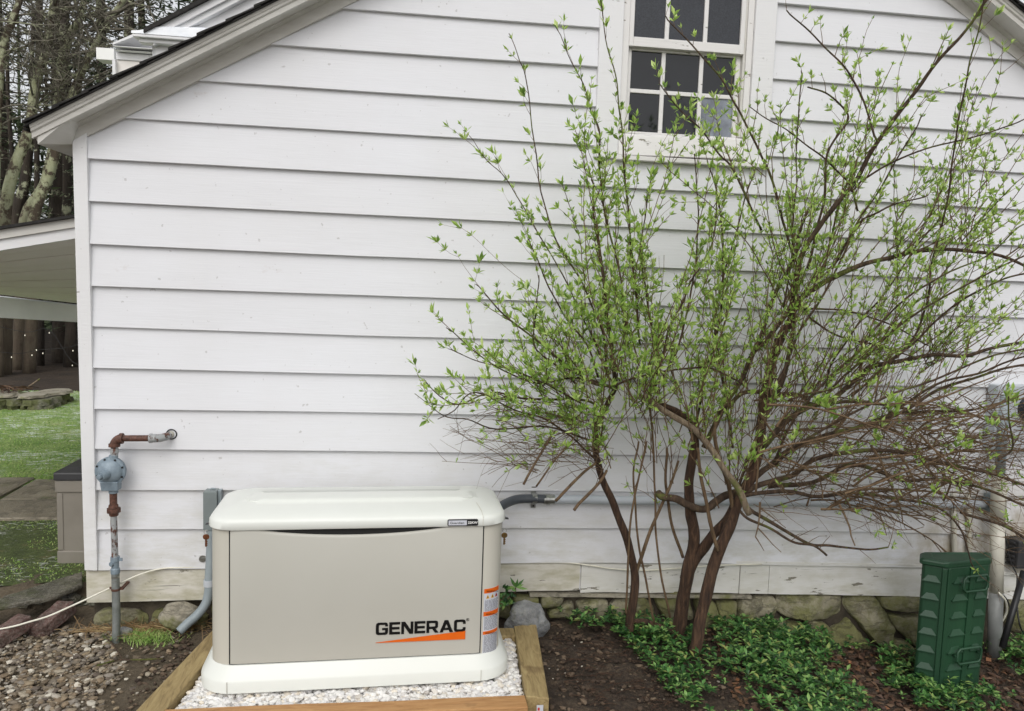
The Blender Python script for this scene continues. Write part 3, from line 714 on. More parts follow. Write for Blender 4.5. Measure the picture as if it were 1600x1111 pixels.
# ------------------------------------------------------------------ standby generator
GA = radians(1.8); GC = Vector((1.278, -.525, .098))
gen = empty('standby_generator', GC, 'beige standby generator with cream lid and orange black lettering on white chips', 'generator')
def gm(mb):   # rotate all points about the generator centre
    c, s_ = cos(GA), sin(GA)
    for v in mb.v:
        x, y = v.x, v.y; v.x = GC.x+x*c-y*s_; v.y = GC.y+x*s_+y*c; v.z += GC.z
    return mb
def rrect(hw, hd, r, z, n=7, cx=0, cy=0):
    r = min(r, hw-.001, hd-.001); o = []
    for (sx, sy, a0) in ((1, -1, -pi/2), (1, 1, 0), (-1, 1, pi/2), (-1, -1, pi)):
        for k in range(n+1):
            a = a0+pi/2*k/n; o.append(Vector((cx+sx*(hw-r)+r*cos(a), cy+sy*(hd-r)+r*sin(a), z)))
    return o
HW, HD = .625, .262
b = MB(); b.rings([rrect(HW-.012, HD-.012, .13, .0), rrect(HW, HD, .14, .004), rrect(HW, HD, .14, .046), rrect(HW-.004, HD-.004, .14, .053), rrect(HW-.028, HD-.028, .13, .098), rrect(HW-.032, HD-.032, .125, .102), rrect(HW-.05, HD-.05, .11, .102)])
base = gm(b).build('base', M['cream'], gen, autos=40)
for x in (-.503, .494): b = MB(); b.box(x-.0012, x+.0012, -HD-.0012, -HD+.004, .003, .05); gm(b).build('base_seam', M['beige'], base)
cw, cdp = .580, .220
b = MB(); b.rings([rrect(cw, cdp, .085, .1025), rrect(cw, cdp, .085, .652)]); gm(b).build('cabinet', M['beige2'], gen, autos=40)
# front door panel with curved top edge
dz0, dz1, dx0, dx1 = .106, .652, -.497, .489
b = MB(); R = []
n = 40
for i in range(n+1):
    t = i/n; x = lerp(dx0, dx1, t); u = (x+.02)/.38
    zt = dz1-.002-(.030*(1-u*u)**.8 if abs(u) < 1 else 0)
    yf = -cdp-.006
    e = .004 if i in (0, n) else 0
    R.append([Vector((x, -cdp+.002, dz0)), Vector((x, yf+e, dz0)), Vector((x, yf+e, dz0+.004)), Vector((x, yf-.003+e, dz0+.2)), Vector((x, yf-.003+e, zt-.012)), Vector((x, yf+e, zt-.004)), Vector((x, yf+.004, zt)), Vector((x, -cdp+.002, zt))])
b.rings(R); door = gm(b).build('door', M['beige'], gen, autos=50)
b = MB(); b.box(-.40, .36, -cdp-.002, -cdp+.002, .612, .653); gm(b).build('air_slot', M['gapdark'], gen)
b = MB()
for x in (dx0-.003, dx1+.003): b.box(x-.0022, x+.0022, -cdp-.0015, -cdp+.002, .103, .652)
b.box(dx0, dx1, -cdp-.0015, -cdp+.002, .1026, .1055)
gm(b).build('door_gap', M['gapdark'], gen)
# lid
b = MB()
lz = .652
def lr(inx, iny, z, r): return rrect(.592-inx, .237-iny, max(r, .02), lz+z, 9)
b.rings([lr(.02, .02, -.004, .085), lr(.003, .003, -.004, .10), lr(0, 0, .000, .10), lr(.002, .002, .024, .10), lr(.008, .005, .034, .10), lr(.020, .014, .0405, .10), lr(.045, .040, .048, .10), lr(.075, .075, .055, .09), lr(.100, .120, .0605, .08), lr(.120, .160, .0635, .06), lr(.123, .162, .066, .05), lr(.16, .20, .067, .03)])
lid = gm(b).build('lid', M['cream'], gen, autos=50)
b = MB()
for x in (.487,):
    pts = [(x, -.2376, lz-.002), (x, -.2356, lz+.024), (x, -.2326, lz+.034), (x-.001, -.2235, lz+.0405), (x-.003, -.1975, lz+.0482), (x-.008, -.163, lz+.0550), (x-.015, -.118, lz+.0605)]
    b.tube(pts, .0011, 6)
gm(b).build('lid_seam', M['beige2'], lid)
# badge on the lid
def fplane(mb, x0, x1, z0, z1, y, th=.001): mb.box(x0, x1, y-th, y, z0, z1)
bx0, bx1 = 1.620-GC.x, 1.744-GC.x
b = MB(); zc = lz+.0135; b.rings([[Vector((p.x, y, p.z)) for p in [Vector((bx0+(bx1-bx0)/2+q.x, 0, zc+q.y)) for q in rrect((bx1-bx0)/2, .0135, .006, 0, 4)]] for y in (-.2345, -.2400)])
bad = gm(b).build('badge', M['black'], gen)
b = MB(); b.box(bx0+.004, bx0+.078, -.2408, -.2401, zc-.010, zc+.010); gm(b).build('badge_field', M['labelwhite'], bad)
def text_mesh(body, size, name, mat, parent, loc, ext=.0004, rz=0, rx=pi/2, bold=0, sx=1, align='LEFT'):
    cu = bpy.data.curves.new('t', 'FONT'); cu.body = body; cu.size = size; cu.extrude = ext; cu.offset = bold; cu.align_x = align; cu.resolution_u = 3
    to = bpy.data.objects.new('t', cu); COL.objects.link(to)
    dg = bpy.context.evaluated_depsgraph_get(); dg.update(); me = bpy.data.meshes.new_from_object(to.evaluated_get(dg)); bpy.data.objects.remove(to); bpy.data.curves.remove(cu)
    mt = Matrix.Translation(Vector(loc)-ORG[parent]) @ Matrix.Rotation(rz, 4, 'Z') @ Matrix.Rotation(rx, 4, 'X') @ Matrix.Diagonal((sx, 1, 1, 1))
    me.transform(mt); me.materials.clear(); me.materials.append(mat)
    o = bpy.data.objects.new(name, me); COL.objects.link(o); o.parent = parent; ORG[o] = ORG[parent]; return o
def gp(x, y, z):
    c, s_ = cos(GA), sin(GA); return (GC.x+x*c-y*s_, GC.y+x*s_+y*c, GC.z+z)
text_mesh('Guardian', .0135, 'badge_lettering', M['ink'], bad, gp(bx0+.010, -.2412, zc-.0045), .0003, GA, sx=1.15)
text_mesh('22KW', .0135, 'badge_lettering', M['white'], bad, gp(bx0+.082, -.2404, zc-.0045), .0003, GA, bold=.0003, sx=1.1)
# big lettering
GL = {
 'G': (1.08, [[(.2,0),(.88,0),(1.02,.06),(1.08,.2),(1.08,.56),(.55,.56),(.55,.38),(.82,.38),(.82,.22),(.78,.19),(.32,.19),(.27,.25),(.27,.75),(.32,.81),(.78,.81),(.82,.78),(.82,.68),(1.07,.68),(1.07,.82),(1.01,.95),(.87,1),(.2,1),(.06,.94),(0,.8),(0,.2),(.06,.06)]]),
 'E': (.98, [[(0,0),(.98,0),(.98,.2),(.27,.2),(.27,.4),(.93,.4),(.93,.6),(.27,.6),(.27,.8),(.98,.8),(.98,1),(0,1)]]),
 'N': (1.08, [[(0,0),(.25,0),(.25,.64),(.74,0),(1.08,0),(1.08,1),(.83,1),(.83,.36),(.34,1),(0,1)]]),
 'R': (1.10, [[(0,0),(.26,0),(.26,.32),(.52,.32),(.78,0),(1.12,0),(.83,.34),(.98,.38),(1.05,.5),(1.05,.8),(.98,.95),(.85,1),(0,1)], [(.26,.52),(.74,.52),(.79,.56),(.79,.76),(.74,.8),(.26,.8)]]),
 'A': (1.20, [[(0,0),(.28,0),(.38,.19),(.83,.19),(.92,0),(1.22,0),(.77,1),(.44,1)], [(.47,.37),(.75,.37),(.61,.68)]]),
 'C': (1.06, [[(.2,0),(.87,0),(1.01,.06),(1.07,.2),(1.07,.36),(.81,.36),(.81,.24),(.77,.2),(.32,.2),(.27,.25),(.27,.75),(.32,.8),(.77,.8),(.81,.76),(.81,.64),(1.07,.64),(1.07,.8),(1.01,.94),(.87,1),(.2,1),(.06,.94),(0,.8),(0,.2),(.06,.06)]])}
word = 'GENERAC'; gap = .10; tot = sum(GL[c][0] for c in word)+gap*(len(word)-1)
yF = -cdp-.0095
lx0, lx1 = 1.343-GC.x, 1.706-GC.x; lh = .0515; lz0 = .301-GC.z
def flat(polys, name, mat, parent, xf, ext=.0006):
    cu = bpy.data.curves.new('c', 'CURVE'); cu.dimensions = '2D'; cu.fill_mode = 'BOTH'; cu.extrude = ext
    for poly in polys:
        s_ = cu.splines.new('POLY'); s_.points.add(len(poly)-1); s_.use_cyclic_u = True
        for p, q in zip(s_.points, poly): p.co = (q[0], q[1], 0, 1)
    to = bpy.data.objects.new('c', cu); COL.objects.link(to); dg = bpy.context.evaluated_depsgraph_get(); dg.update()
    me = bpy.data.meshes.new_from_object(to.evaluated_get(dg)); bpy.data.objects.remove(to); bpy.data.curves.remove(cu)
    me.transform(Matrix.Translation(Vector(xf)-ORG[parent]) @ Matrix.Rotation(GA, 4, 'Z') @ Matrix.Rotation(pi/2, 4, 'X')); me.materials.clear(); me.materials.append(mat)
    o = bpy.data.objects.new(name, me); COL.objects.link(o); o.parent = parent; ORG[o] = ORG[parent]; return o
polys = []; cx = 0; fx = (lx1-lx0)/tot
for ch in word:
    for poly in GL[ch][1]: polys.append([((cx+x)*fx, y*lh) for x, y in poly])
    cx += GL[ch][0]+gap
flat(polys, 'lettering', M['ink'], door, gp(lx0, yF, lz0))
flat([[(0, 0), (lx1-lx0, .0), (lx1-lx0, .036), (.0, .0015)]], 'orange_wedge', M['orange'], door, gp(lx0, yF, .268-GC.z))
text_mesh('®', .018, 'registered_mark', M['ink'], door, gp(lx1+.002, yF, lz0+lh-.008), .0004, GA)
# warning decal wrapped on the right corner panel
def decal():
    x0 = .502; def_w = .062
    par = gen
    # curve following the cabinet corner
    path = []; straight = cw-.085-x0
    def pt(d, off):
        if d <= straight: return (x0+d, -cdp-off)
        a = (d-straight)/.085; return (cw-.085+(.085+off)*sin(a), -cdp+.085-(.085+off)*cos(a))
    def strip(d0, d1, z0, z1, off, name, mat, parent):
        b = MB(); n = max(2, int((d1-d0)/.006)); R = []
        for i in range(n+1):
            d = lerp(d0, d1, i/n); a = pt(d, off); c = pt(d, off-.0005); R.append([Vector((a[0], a[1], z0)), Vector((a[0], a[1], z1)), Vector((c[0], c[1], z1)), Vector((c[0], c[1], z0))])
        b.rings(R); return b
    zt, zb = .475-GC.z, .196-GC.z; W_ = .078
    o = gm(strip(0, W_, zb, zt, .0012, '', None, None)).build('warning_label', M['labelwhite'], gen)
    for q in (strip(0, W_, zt-.019, zt, .0018, '', None, None), strip(0, W_, zt-.117, zt-.098, .0018, '', None, None), strip(0, W_, zt-.196, zt-.182, .0018, '', None, None)):
        gm(q).build('orange_band', M['orange'], o)
    rn = random.Random(4)
    for (za, zc_) in ((zt-.05, zt-.094), (zt-.121, zt-.178), (zt-.200, zb+.004)):
        z = za; tx = MB()
        while z > zc_:
            d = .004
            while d < W_-.008:
                l_ = rn.uniform(.004, .016); l_ = min(l_, W_-.004-d)
                q = strip(d, d+l_, z-.0021, z, .0017, '', None, None); tx.add(q.v, q.f); d += l_+.0025
            z -= .0048
        gm(tx).build('small_print', M['labelgrey'], o)
    for zz in (zt-.0125, zt-.1105, zt-.192):
        for k in range(9):
            q = strip(.010+k*.0062, .0135+k*.0062, zz-.003, zz+.004, .0023, '', None, None)
    pic = MB(); pic2 = MB()
    for k, dd in enumerate((.008, .030, .052)):
        q = strip(dd, dd+.016, zt-.042, zt-.024, .0018, '', None, None)
        # triangles
        a = pt(dd, .002); b_ = pt(dd+.016, .002); c = pt(dd+.008, .002)
        tri = [Vector((a[0], a[1], zt-.042)), Vector((b_[0], b_[1], zt-.042)), Vector((c[0], c[1], zt-.025))]
        (pic if k < 2 else pic2).prism(tri, (0, .0004, 0))
        a = pt(dd+.0065, .0026); b_ = pt(dd+.0095, .0026)
        tri = [Vector((a[0], a[1], zt-.040)), Vector((b_[0], b_[1], zt-.040)), Vector((b_[0], b_[1], zt-.031)), Vector((a[0], a[1], zt-.031))]
        ink_.prism(tri, (0, .0004, 0))
    gm(pic).build('pictogram', M['labelyellow'], o); gm(pic2).build('pictogram', M['labelred'], o)
    gm(ink_).build('pictogram_mark', M['ink'], o)
    for zz in (zt-.0135, zt-.1115, zt-.193): text_mesh('WARNING', .011, 'band_lettering', M['ink'], o, gp(x0+.010, -cdp-.0022, zz), .0002, GA+.06, sx=.9)
ink_ = MB()
decal()
# locks at both ends
for sgn in (-1, 1):
    b = MB(); x = sgn*(cw+.001); b.box(min(x, x+sgn*.006), max(x, x+sgn*.006), -.105, -.075, .60, .652); gm(b).build('lock_plate', M['black'], gen)
    b = MB(); b.hexa([(x,-.105,.637),(x+sgn*.035,-.095,.630),(x+sgn*.035,-.08,.630),(x,-.075,.637),(x,-.105,.642),(x+sgn*.035,-.095,.633),(x+sgn*.035,-.08,.633),(x,-.075,.642)]); gm(b).build('lock_flap', M['black'], gen)
def key(px, py0, Y, mat, label):
    p = W(px, py0, Y)
    k = empty('key', (p.x, p.y, p.z-.07), label, 'key', 'keys hanging in the generator locks')
    b = MB(); b.tube([p+Vector((.008*cos(a), 0, .008*sin(a)-.006)) for a in [2*pi*i/14 for i in range(15)]], .0013, 5, cap=False); b.build('ring', M['steel'], k, smooth=True)
    b = MB(); b.rings([[p+Vector((q.x, dy, -.026+q.y)) for q in rrect(.0125, .011, .010, 0, 4)] for dy in (-.0012, .0012)]); b.build('bow', mat, k, bevel=.0005)
    b = MB(); b.box(p.x-.004, p.x+.003, p.y-.001, p.y+.001, p.z-.066, p.z-.037)
    for i in range(3): b.box(p.x+.003, p.x+.0055, p.y-.001, p.y+.001, p.z-.062+i*.008, p.z-.058+i*.008)
    b.build('blade', mat, k)
key(322, 829, -.66, M['copper'], 'copper coloured key hanging at the left end of the generator')
key(788.5, 827, -.66, M['brass'], 'dull brass key hanging at the right end of the generator')

# ------------------------------------------------------------------ timber frame and white chips
ZF = .11
def gpt(px, py, z=ZF): v = G(px, py, z); return Vector((v.x, v.y, 0))
bRo = gpt(838, 976); fRo = gpt(858, 1092); bRi = gpt(803, 978); fRi = gpt(822, 1088)
fLo = gpt(211, 1111)+Vector((-.012, -.07, 0)); bLo = gpt(327, 990)+Vector((.006, .05, 0)); 
fLi = fLo+Vector((.107, .01, 0)); bLi = bLo+Vector((.095, 0, 0))
frame = empty('timber_frame', (1.27, -.6, 0), 'rectangular bed frame of pale treated timber round the white chips', 'timber frame')
def beam(name, a, b, c, d, z0, z1, mat, sag=0):
    # a,b front-left/right, c,d back-right/left
    m = MB(); n = 10; R = []
    for i in range(n+1):
        t = i/n; p, q = a.lerp(b, t), d.lerp(c, t); w_ = .0025*noise.noise(Vector((t*4, a.x*3, a.y)))
        R.append([Vector((p.x, p.y+w_, z0)), Vector((q.x, q.y+w_, z0)), Vector((q.x, q.y+w_, z1+w_)), Vector((p.x, p.y+w_, z1+w_))])
    m.rings(R); return m.build(name, mat, frame, bevel=.005)
beam('timber', fLo, fLi, bLi, bLo, -.03, ZF, M['timbery'])
beam('timber', fRi, fRo, bRo, bRi, -.03, ZF+.002, M['timbery'])
fy = gpt(822, 1084).y
beam('timber', Vector((fLi.x+.002, fLi.y+.01, 0)), Vector((fRi.x-.002, fy-.09, 0)), Vector((fRi.x-.002, fy, 0)), Vector((fLi.x+.002, gpt(265,1106).y, 0)), -.03, ZF-.004, M['timberx'])
beam('timber', Vector((bLi.x+.002, bLi.y-.085, 0)), Vector((bRi.x-.002, bRi.y-.085, 0)), Vector((bRi.x-.002, bRi.y-.002, 0)), Vector((bLi.x+.002, bLi.y-.002, 0)), -.03, ZF-.006, M['timbery'])
# small stapled tag on the front end of the right timber
a = Vector((fRo.x-.035, fRo.y-.0035, ZF-.05)); m = MB(); m.box(a.x-.014, a.x+.012, a.y-.001, a.y, a.z, a.z+.028); tg = m.build('price_tag', M['labelwhite'], frame)
m = MB(); m.box(a.x-.010, a.x-.002, a.y-.0018, a.y-.0012, a.z+.006, a.z+.018); m.build('tag_print', M['labelred'], tg)
def pebble(mb, c, r, rn, flat=.6):
    # irregular 12-vertex stone
    ax = rn.uniform(0, pi); R = []; el = rn.uniform(1.0, 1.7); tilt = rn.uniform(-.5, .5); n = 6
    ca, sa = cos(ax), sin(ax)
    def T(x, y, z):
        x *= el; z = z*flat+x*tilt*.3; return (c[0]+(x*ca-y*sa), c[1]+(x*sa+y*ca), c[2]+z)
    vs = [T(0, 0, -r)]
    for zz, rr_ in ((-.45, .85), (.3, .95)):
        for k in range(n):
            a = 2*pi*k/n+zz; q = rr_*r*rn.uniform(.72, 1.1); vs.append(T(q*cos(a), q*sin(a), zz*r*rn.uniform(.8, 1.3)))
    vs.append(T(rn.uniform(-.3, .3)*r, rn.uniform(-.3, .3)*r, r*rn.uniform(.75, .95)))
    fs = []
    for k in range(n):
        j = (k+1) % n; fs += [(0, 1+j, 1+k), (1+k, 1+j, 1+n+j, 1+n+k), (1+n+k, 1+n+j, 1+2*n)]
    mb.add(vs, fs)
mb = MB(); rn = random.Random(21)
x0, x1 = fLi.x-.02, bRi.x; gx = .021
y = fy
mb.add([(fLi.x-.04, fy+.0, .045), (fRi.x, fy+.0, .045), (bRi.x, bRi.y-.05, .045), (bLi.x-.06, bRi.y-.05, .045)], [(0, 1, 2, 3)])
for _ in range(9000):
    x = rn.uniform(fLi.x-.05, bRi.x+.03); y = rn.uniform(fy-.0, bRi.y-.08)
    t = (y-fLo.y)/(bLo.y-fLo.y); xl = lerp(fLi.x, bLi.x, t)+.012; t = (y-fRi.y)/(bRi.y-fRi.y); xr = lerp(fRi.x, bRi.x, t)-.012
    if not (xl < x < xr and y > fy+.01): continue
    lx_, ly_ = x-GC.x, y-GC.y
    if abs(lx_) < HW-.05 and abs(ly_) < HD-.05: continue
    r = rn.choice([.007, .009, .011, .013, .016]); pebble(mb, (x, y, .06+rn.uniform(0, .026)), r, rn, .75)
o = mb.build('white_chips', M['whitepebble'], loc=(1.27, -.6, .05)); tag(o, 'white marble chips filling the timber frame under the generator', 'gravel', kind='stuff')

# ------------------------------------------------------------------ gas line with regulator
YP = -.095
gx = .125
gas = empty('gas_pipe', (gx, YP, .0), 'rusty gas pipe with blue grey round regulator rising beside the corner board', 'gas pipe')
m = MB(); m.tube([(gx+.002, YP-.02, -.05), (gx+.002, YP, .10), (gx, YP, .33)], .0175, 14); m.build('lower_pipe', M['galv'], gas, autos=40)
m = MB(); m.tube([(gx-.001, YP, .40), (gx-.004, YP, .62)], .0145, 14); m.build('riser', M['galvpipe'], gas, autos=40)
# shut-off valve
m = MB(); m.lathe([(-.04,.0),(-.04,.0205),(-.018,.0205),(-.014,.017),(.014,.017),(.018,.0205),(.04,.0205),(.04,.0)], (gx, YP, .365), (0,0,1), 12)
m.lathe([(0,.0),(0,.011),(.026,.011),(.026,0)], (gx, YP, .375), (-.6,-1,0), 10)
m.box(gx-.003, gx+.034, YP-.008, YP-.002, .385, .400); m.build('shutoff_valve', M['bluegrey'], gas, bevel=.001)
m = MB(); m.lathe([(0,.0),(0,.0165),(.006,.0185),(.006,.0165),(.02,.0165),(.02,.0185),(.028,.0185),(.028,.0165),(.04,.0165),(.04,0)], (gx, YP, .285), (0,0,1), 14); m.build('coupling', M['steel'], gas)
# hex union
m = MB()
m.lathe([(0,0),(0,.019),(.014,.021),(.014,0)], (gx-.003, YP, .600), (0,0,1), 14)
m.lathe([(0,0),(0,.031),(.02,.031),(.02,0)], (gx-.003, YP, .616), (0,0,1), 8)
m.lathe([(0,0),(0,.022),(.016,.020),(.016,0)], (gx-.004, YP, .6365), (0,0,1), 14)
m.build('hex_union', M['rustpipe'], gas, bevel=.001)
m = MB(); m.tube([(gx-.004, YP, .653), (gx-.004, YP, .735)], .0165, 14); m.build('nipple', M['rustpipe'], gas, autos=40)
# regulator
rc = Vector((gx-.012, YP, .812))
m = MB(); ax = (0, -1, .0)
m.lathe([(-.03,.0),(-.03,.040),(-.008,.060),(-.006,.066),(.004,.067),(.004,.064),(.006,.064),(.007,.067),(.016,.066),(.018,.056),(.030,.050),(.036,.040),(.042,.026),(.046,.0)], rc, ax, 36)
reg = m.build('regulator', M['bluegrey'], gas, autos=35)
m = MB(); m.lathe([(0,.023),(.030,.020),(.034,.018),(.034,.0)], rc+Vector((-.008,-.038,-.006)), (-.35,-1,-.1), 16)
m.lathe([(0,.012),(.016,.012),(.018,.0)], rc+Vector((-.019,-.070,-.008)), (-.35,-1,-.1), 6); m.build('spring_cap', M['bluegrey'], reg, autos=35)
for k in range(8):
    m = MB(); a = 2*pi*k/8+.35; m.lathe([(0,0),(0,.0048),(.006,.0048),(.006,0)], rc+Vector((.059*cos(a), -.016, .059*sin(a))), ax, 6); m.build('bolt', M['blackwire'], reg)
m = MB(); m.hexa([(rc.x-.034,YP-.03,rc.z-.088),(rc.x+.038,YP-.03,rc.z-.088),(rc.x+.038,YP+.02,rc.z-.088),(rc.x-.034,YP+.02,rc.z-.088),(rc.x-.038,YP-.035,rc.z-.045),(rc.x+.040,YP-.035,rc.z-.045),(rc.x+.040,YP+.02,rc.z-.045),(rc.x-.038,YP+.02,rc.z-.045)])
m.lathe([(0,.0),(0,.022),(.024,.022),(.024,0)], (gx-.003, YP, rc.z-.105), (0,0,1), 8)
m.build('regulator_body', M['bluegrey'], gas, bevel=.003); m = MB(); m.lathe([(0,.0),(0,.021),(.022,.021),(.022,0)], (gx-.001, YP, rc.z+.052), (0,0,1), 8); m.build('regulator_inlet', M['bluegrey'], gas, bevel=.003)
# nipple, elbow, horizontal run, wall elbow
m = MB(); m.lathe([(0,0),(0,.0155),(.012,.0155),(.014,.0185),(.034,.0185),(.036,.0165),(.05,.0165),(.05,0)], (gx+.004, YP, .880), (0,0,1), 10); m.build('nipple', M['galvpipe'], gas, autos=30)
def elbow(name, c, d0, d1, r, R, mat, parent):
    d0, d1 = Vector(d0), Vector(d1); m = MB(); pts = []
    for k in range(9):
        a = pi/2*k/8; pts.append(Vector(c)-d0*R*(1-sin(a))*1.0+d1*R*(1-cos(a)))
    m.tube(pts, r, 14)
    m.lathe([(0,0),(0,r*1.22),(.014,r*1.22),(.014,0)], pts[0]-d0*.004, d0, 14); m.lathe([(0,0),(0,r*1.22),(.014,r*1.22),(.014,0)], pts[-1]-d1*.010, d1, 14)
    return m.build(name, mat, parent, autos=40)
elbow('elbow', (gx+.004, YP, .963), (0,0,1), (1,0,0), .0205, .034, M['rustpipe'], gas)
m = MB(); m.tube([(gx+.035, YP, .9635), (.292, YP, .965)], .0145, 14); m.build('horizontal_pipe', M['rustpipe'], gas, autos=40)
m = MB(); m.lathe([(0,0),(0,.022),(.012,.022),(.014,.0195),(.03,.0195),(.03,0)], (.282, YP, .965), (1,0,0), 14)
m.tube([(.30,YP,.965),(.325,YP+.006,.964),(.344,YP+.03,.966),(.352,YP+.055,.968)], [.0185,.0185,.018,.0165], 14); m.build('wall_elbow', M['galvpipe'], gas, autos=40)
m = MB(); m.tube([(.350,-.045,.967),(.356,-.004,.969)], .0155, 14); m.build('wall_nipple', M['whitepvc'], gas, autos=40)
m = MB(); m.tube([Vector((.357+.023*cos(a), -.021, .969+.023*sin(a))) for a in [pi*2*k/20 for k in range(21)]], .003, 6); m.build('hole_sealant', M['blackwire'], gas)
# strap
m = MB(); m.lathe([(0,.018),(0,.0205),(.010,.0205),(.010,.018)], (gx+.001, YP, .243), (0,0,1), 16); m.box(gx-.032, gx+.034, YP+.012, YP+.016, .243, .254); m.box(gx+.020, gx+.034, YP-.004, -.012, .245, .253); m.build('pipe_strap', M['rustpipe'], gas)

# ------------------------------------------------------------------ grey junction box and conduit left of the generator
jb = empty('junction_box', (.545, -.05, .04), 'grey electrical box and bent grey conduit half hidden by the generator', 'conduit')
a, b_ = W(319, 767, -.07), W(343, 820, -.07)
m = MB(); m.box(a.x, b_.x-.012, -.075, -.02, b_.z-.02, a.z); m.build('box', M['greypaint'], jb, bevel=.002)
m = MB(); m.box(a.x-.003, b_.x-.010, -.079, -.0755, b_.z-.024, a.z-.004); m.build('box_cover', M['greypaint'], jb, bevel=.0015)
m = MB(); m.box(b_.x-.011, b_.x+.004, -.06, -.02, b_.z-.0, a.z-.002); m.tube([(a.x+.02,-.05,a.z),(a.x+.03,-.05,a.z+.006),(b_.x-.02,-.05,a.z+.005)], .004, 6); m.build('box_rim', M['conduit'], jb)
cxp = W(328, 880, -.05).x
m = MB(); pts = [W(330, 822, -.05), W(329, 870, -.05), W(327, 905, -.055), W(326, 925, -.06), W(321, 944, -.07), W(308, 961, -.085), W(292, 975, -.11), W(280, 987, -.13)]
m.tube(spline(pts, 5), .0215, 14); m.build('conduit_bend', M['conduit'], jb, smooth=True)
m = MB(); p = W(327, 915, -.055); m.lathe([(0,0),(0,.0265),(.03,.0265),(.03,0)], p, (0,0,1), 16); m.build('conduit_collar', M['pvcgrey'], jb, autos=40)
m = MB(); p = W(316, 874, -.03); m.lathe([(0,0),(0,.017),(.005,.017),(.005,0)], p+Vector((0,.01,0)), (0,-1,0), 16); m.lathe([(0,0),(0,.006),(.010,.006),(.010,0)], p+Vector((0,.01,0)), (0,-1,0), 8); m.box(p.x, p.x+.05, p.y+.003, p.y+.009, p.z-.008, p.z+.006); m.build('conduit_strap', M['steel'], jb)

# ------------------------------------------------------------------ horizontal conduit run to the right
ru = empty('conduit_run', (3.2, -.05, .6), 'grey conduit running along the siding from generator to right end', 'conduit')
m = MB(); pts = [Vector((1.74, -.26, .56)), W(776, 796, -.16), W(795, 784.5, -.09), W(815, 779.5, -.06), W(853, 779.5, -.052)]
m.tube(spline(pts, 6), .0225, 14); m.build('flexible_conduit', M['flex'], ru, smooth=True)
pe = W(1541, 788, -.05); ps = W(853, 780.2, -.05)
m = MB(); m.tube([ps.lerp(pe, t/12)+Vector((0, 0, .004*noise.noise(Vector((t*.7, 0, 0))))) for t in range(13)], .0225, 14); m.build('conduit_pipe', M['pvcgrey'], ru, smooth=True)
m = MB(); m.lathe([(0,0),(0,.026),(.012,.026),(.013,.0285),(.030,.0285),(.031,.025),(.055,.025),(.055,0)], ps-Vector((.012,0,0)), (1,0,0), 16); m.build('coupling_nut', M['steel'], ru, autos=30)
def strap(px, py):
    p = W(px, py, -.05); m = MB(); m.lathe([(-.012,.0232),(-.012,.0262),(.012,.0262),(.012,.0232)], p, (1,0,0), 20)
    m.box(p.x-.012, p.x+.012, -.024, -.0195, p.z-.055, p.z+.055); m.build('pipe_strap', M['steel'], ru)
    m = MB(); m.lathe([(0,0),(0,.005),(.004,.004),(.004,0)], (p.x, -.0245, p.z-.045), (0,-1,0), 8); m.build('screw', M['gapdark'], ru)
strap(835, 779); strap(1118, 782); strap(1400, 786)
m = MB(); m.box(pe.x, pe.x+.09, -.09, -.02, pe.z-.045, pe.z+.06); m.build('end_box', M['conduit'], ru, bevel=.004)

# ------------------------------------------------------------------ white cable
cab = [G(-12, 985, .07)+Vector((0, 0, 0)), W(20, 979, -.12), W(45, 972, -.13), W(75, 963, -.12), W(105, 950, -.10), W(140, 934, -.07), W(178, 916, -.065), W(215, 899, -.05), W(250, 889, -.03), W(290, 886.5, -.022), W(340, 886, -.02), W(500, 885, -.02), W(700, 881, -.02), W(800, 879.5, -.02), W(880, 879, -.02), W(915, 882.5, -.022), (W(960, 889, -.022)), W(1010, 891, -.022), W(1060, 888, -.022), W(1120, 883.5, -.03), W(1190, 881.5, -.03)]
m = MB(); m.tube(spline(cab, 5), .0042, 8); o = m.build('cable', M['wire'], smooth=True); tag(o, 'thin white cable looping from the bricks along the skirt board', 'cable')

# ------------------------------------------------------------------ right end: white pipes, meter boxes, leaning pipe
wp_ = empty('vent_pipe', (4.7, -.09, -.15), 'thick dirty white vertical pipe beside the green bin', 'pipe')
t0, t1 = W(1553, 1040, -.12), W(1556.5, 925, -.12); t2 = W(1562, 742, -.12)
m = MB(); m.tube([t0, t1], .036, 20); m.build('grey_sleeve', M['greypvc'], wp_, smooth=True)
m = MB(); m.tube([t1, W(1559, 815, -.12)], .0345, 20); m.build('white_pipe', M['whitepvc'], wp_, smooth=True)
m = MB(); m.tube([W(1559, 815, -.12), t2], .038, 20); m.build('upper_sleeve', M['whitepvc'], wp_, smooth=True)
for px, lab in ((1491, 'thin white pipe on the siding, left one of the pair above the green bin'), (1514, 'thin white pipe on the siding, right one of the pair above the green bin')):
    m = MB(); a, b_ = W(px-1, 770, -.035), W(px+1, 905, -.035); m.tube([a, a.lerp(b_, .5), b_], .0135, 12); o = m.build('thin_pipe', M['whitepvc'], smooth=True); tag(o, lab, 'pipe', 'thin pipes above the green bin')
mt = empty('electric_meter', (4.75, -.05, .9), 'grey electric meter box half hidden behind tangled twigs at the right edge', 'meter')
a, b_ = W(1550, 600, -.05), W(1640, 700, -.05)
m = MB(); m.box(a.x, b_.x, -.10, -.02, b_.z, a.z); m.build('box', M['pvcgrey'], mt, bevel=.006)
m = MB(); m.lathe([(0,0),(0,.07),(.03,.07),(.07,.06),(.085,.03),(.085,0)], ((a.x+b_.x)/2, -.10, (a.z+b_.z)/2+.05), (0,-1,0), 24); m.build('meter_dome', M['glass'], mt, autos=40)
m = MB(); p = W(1560, 735, -.12); m.tube([Vector((t2.x, -.1, a.z-.05)), t2], .026, 12); m.build('mast', M['conduit'], mt, smooth=True)
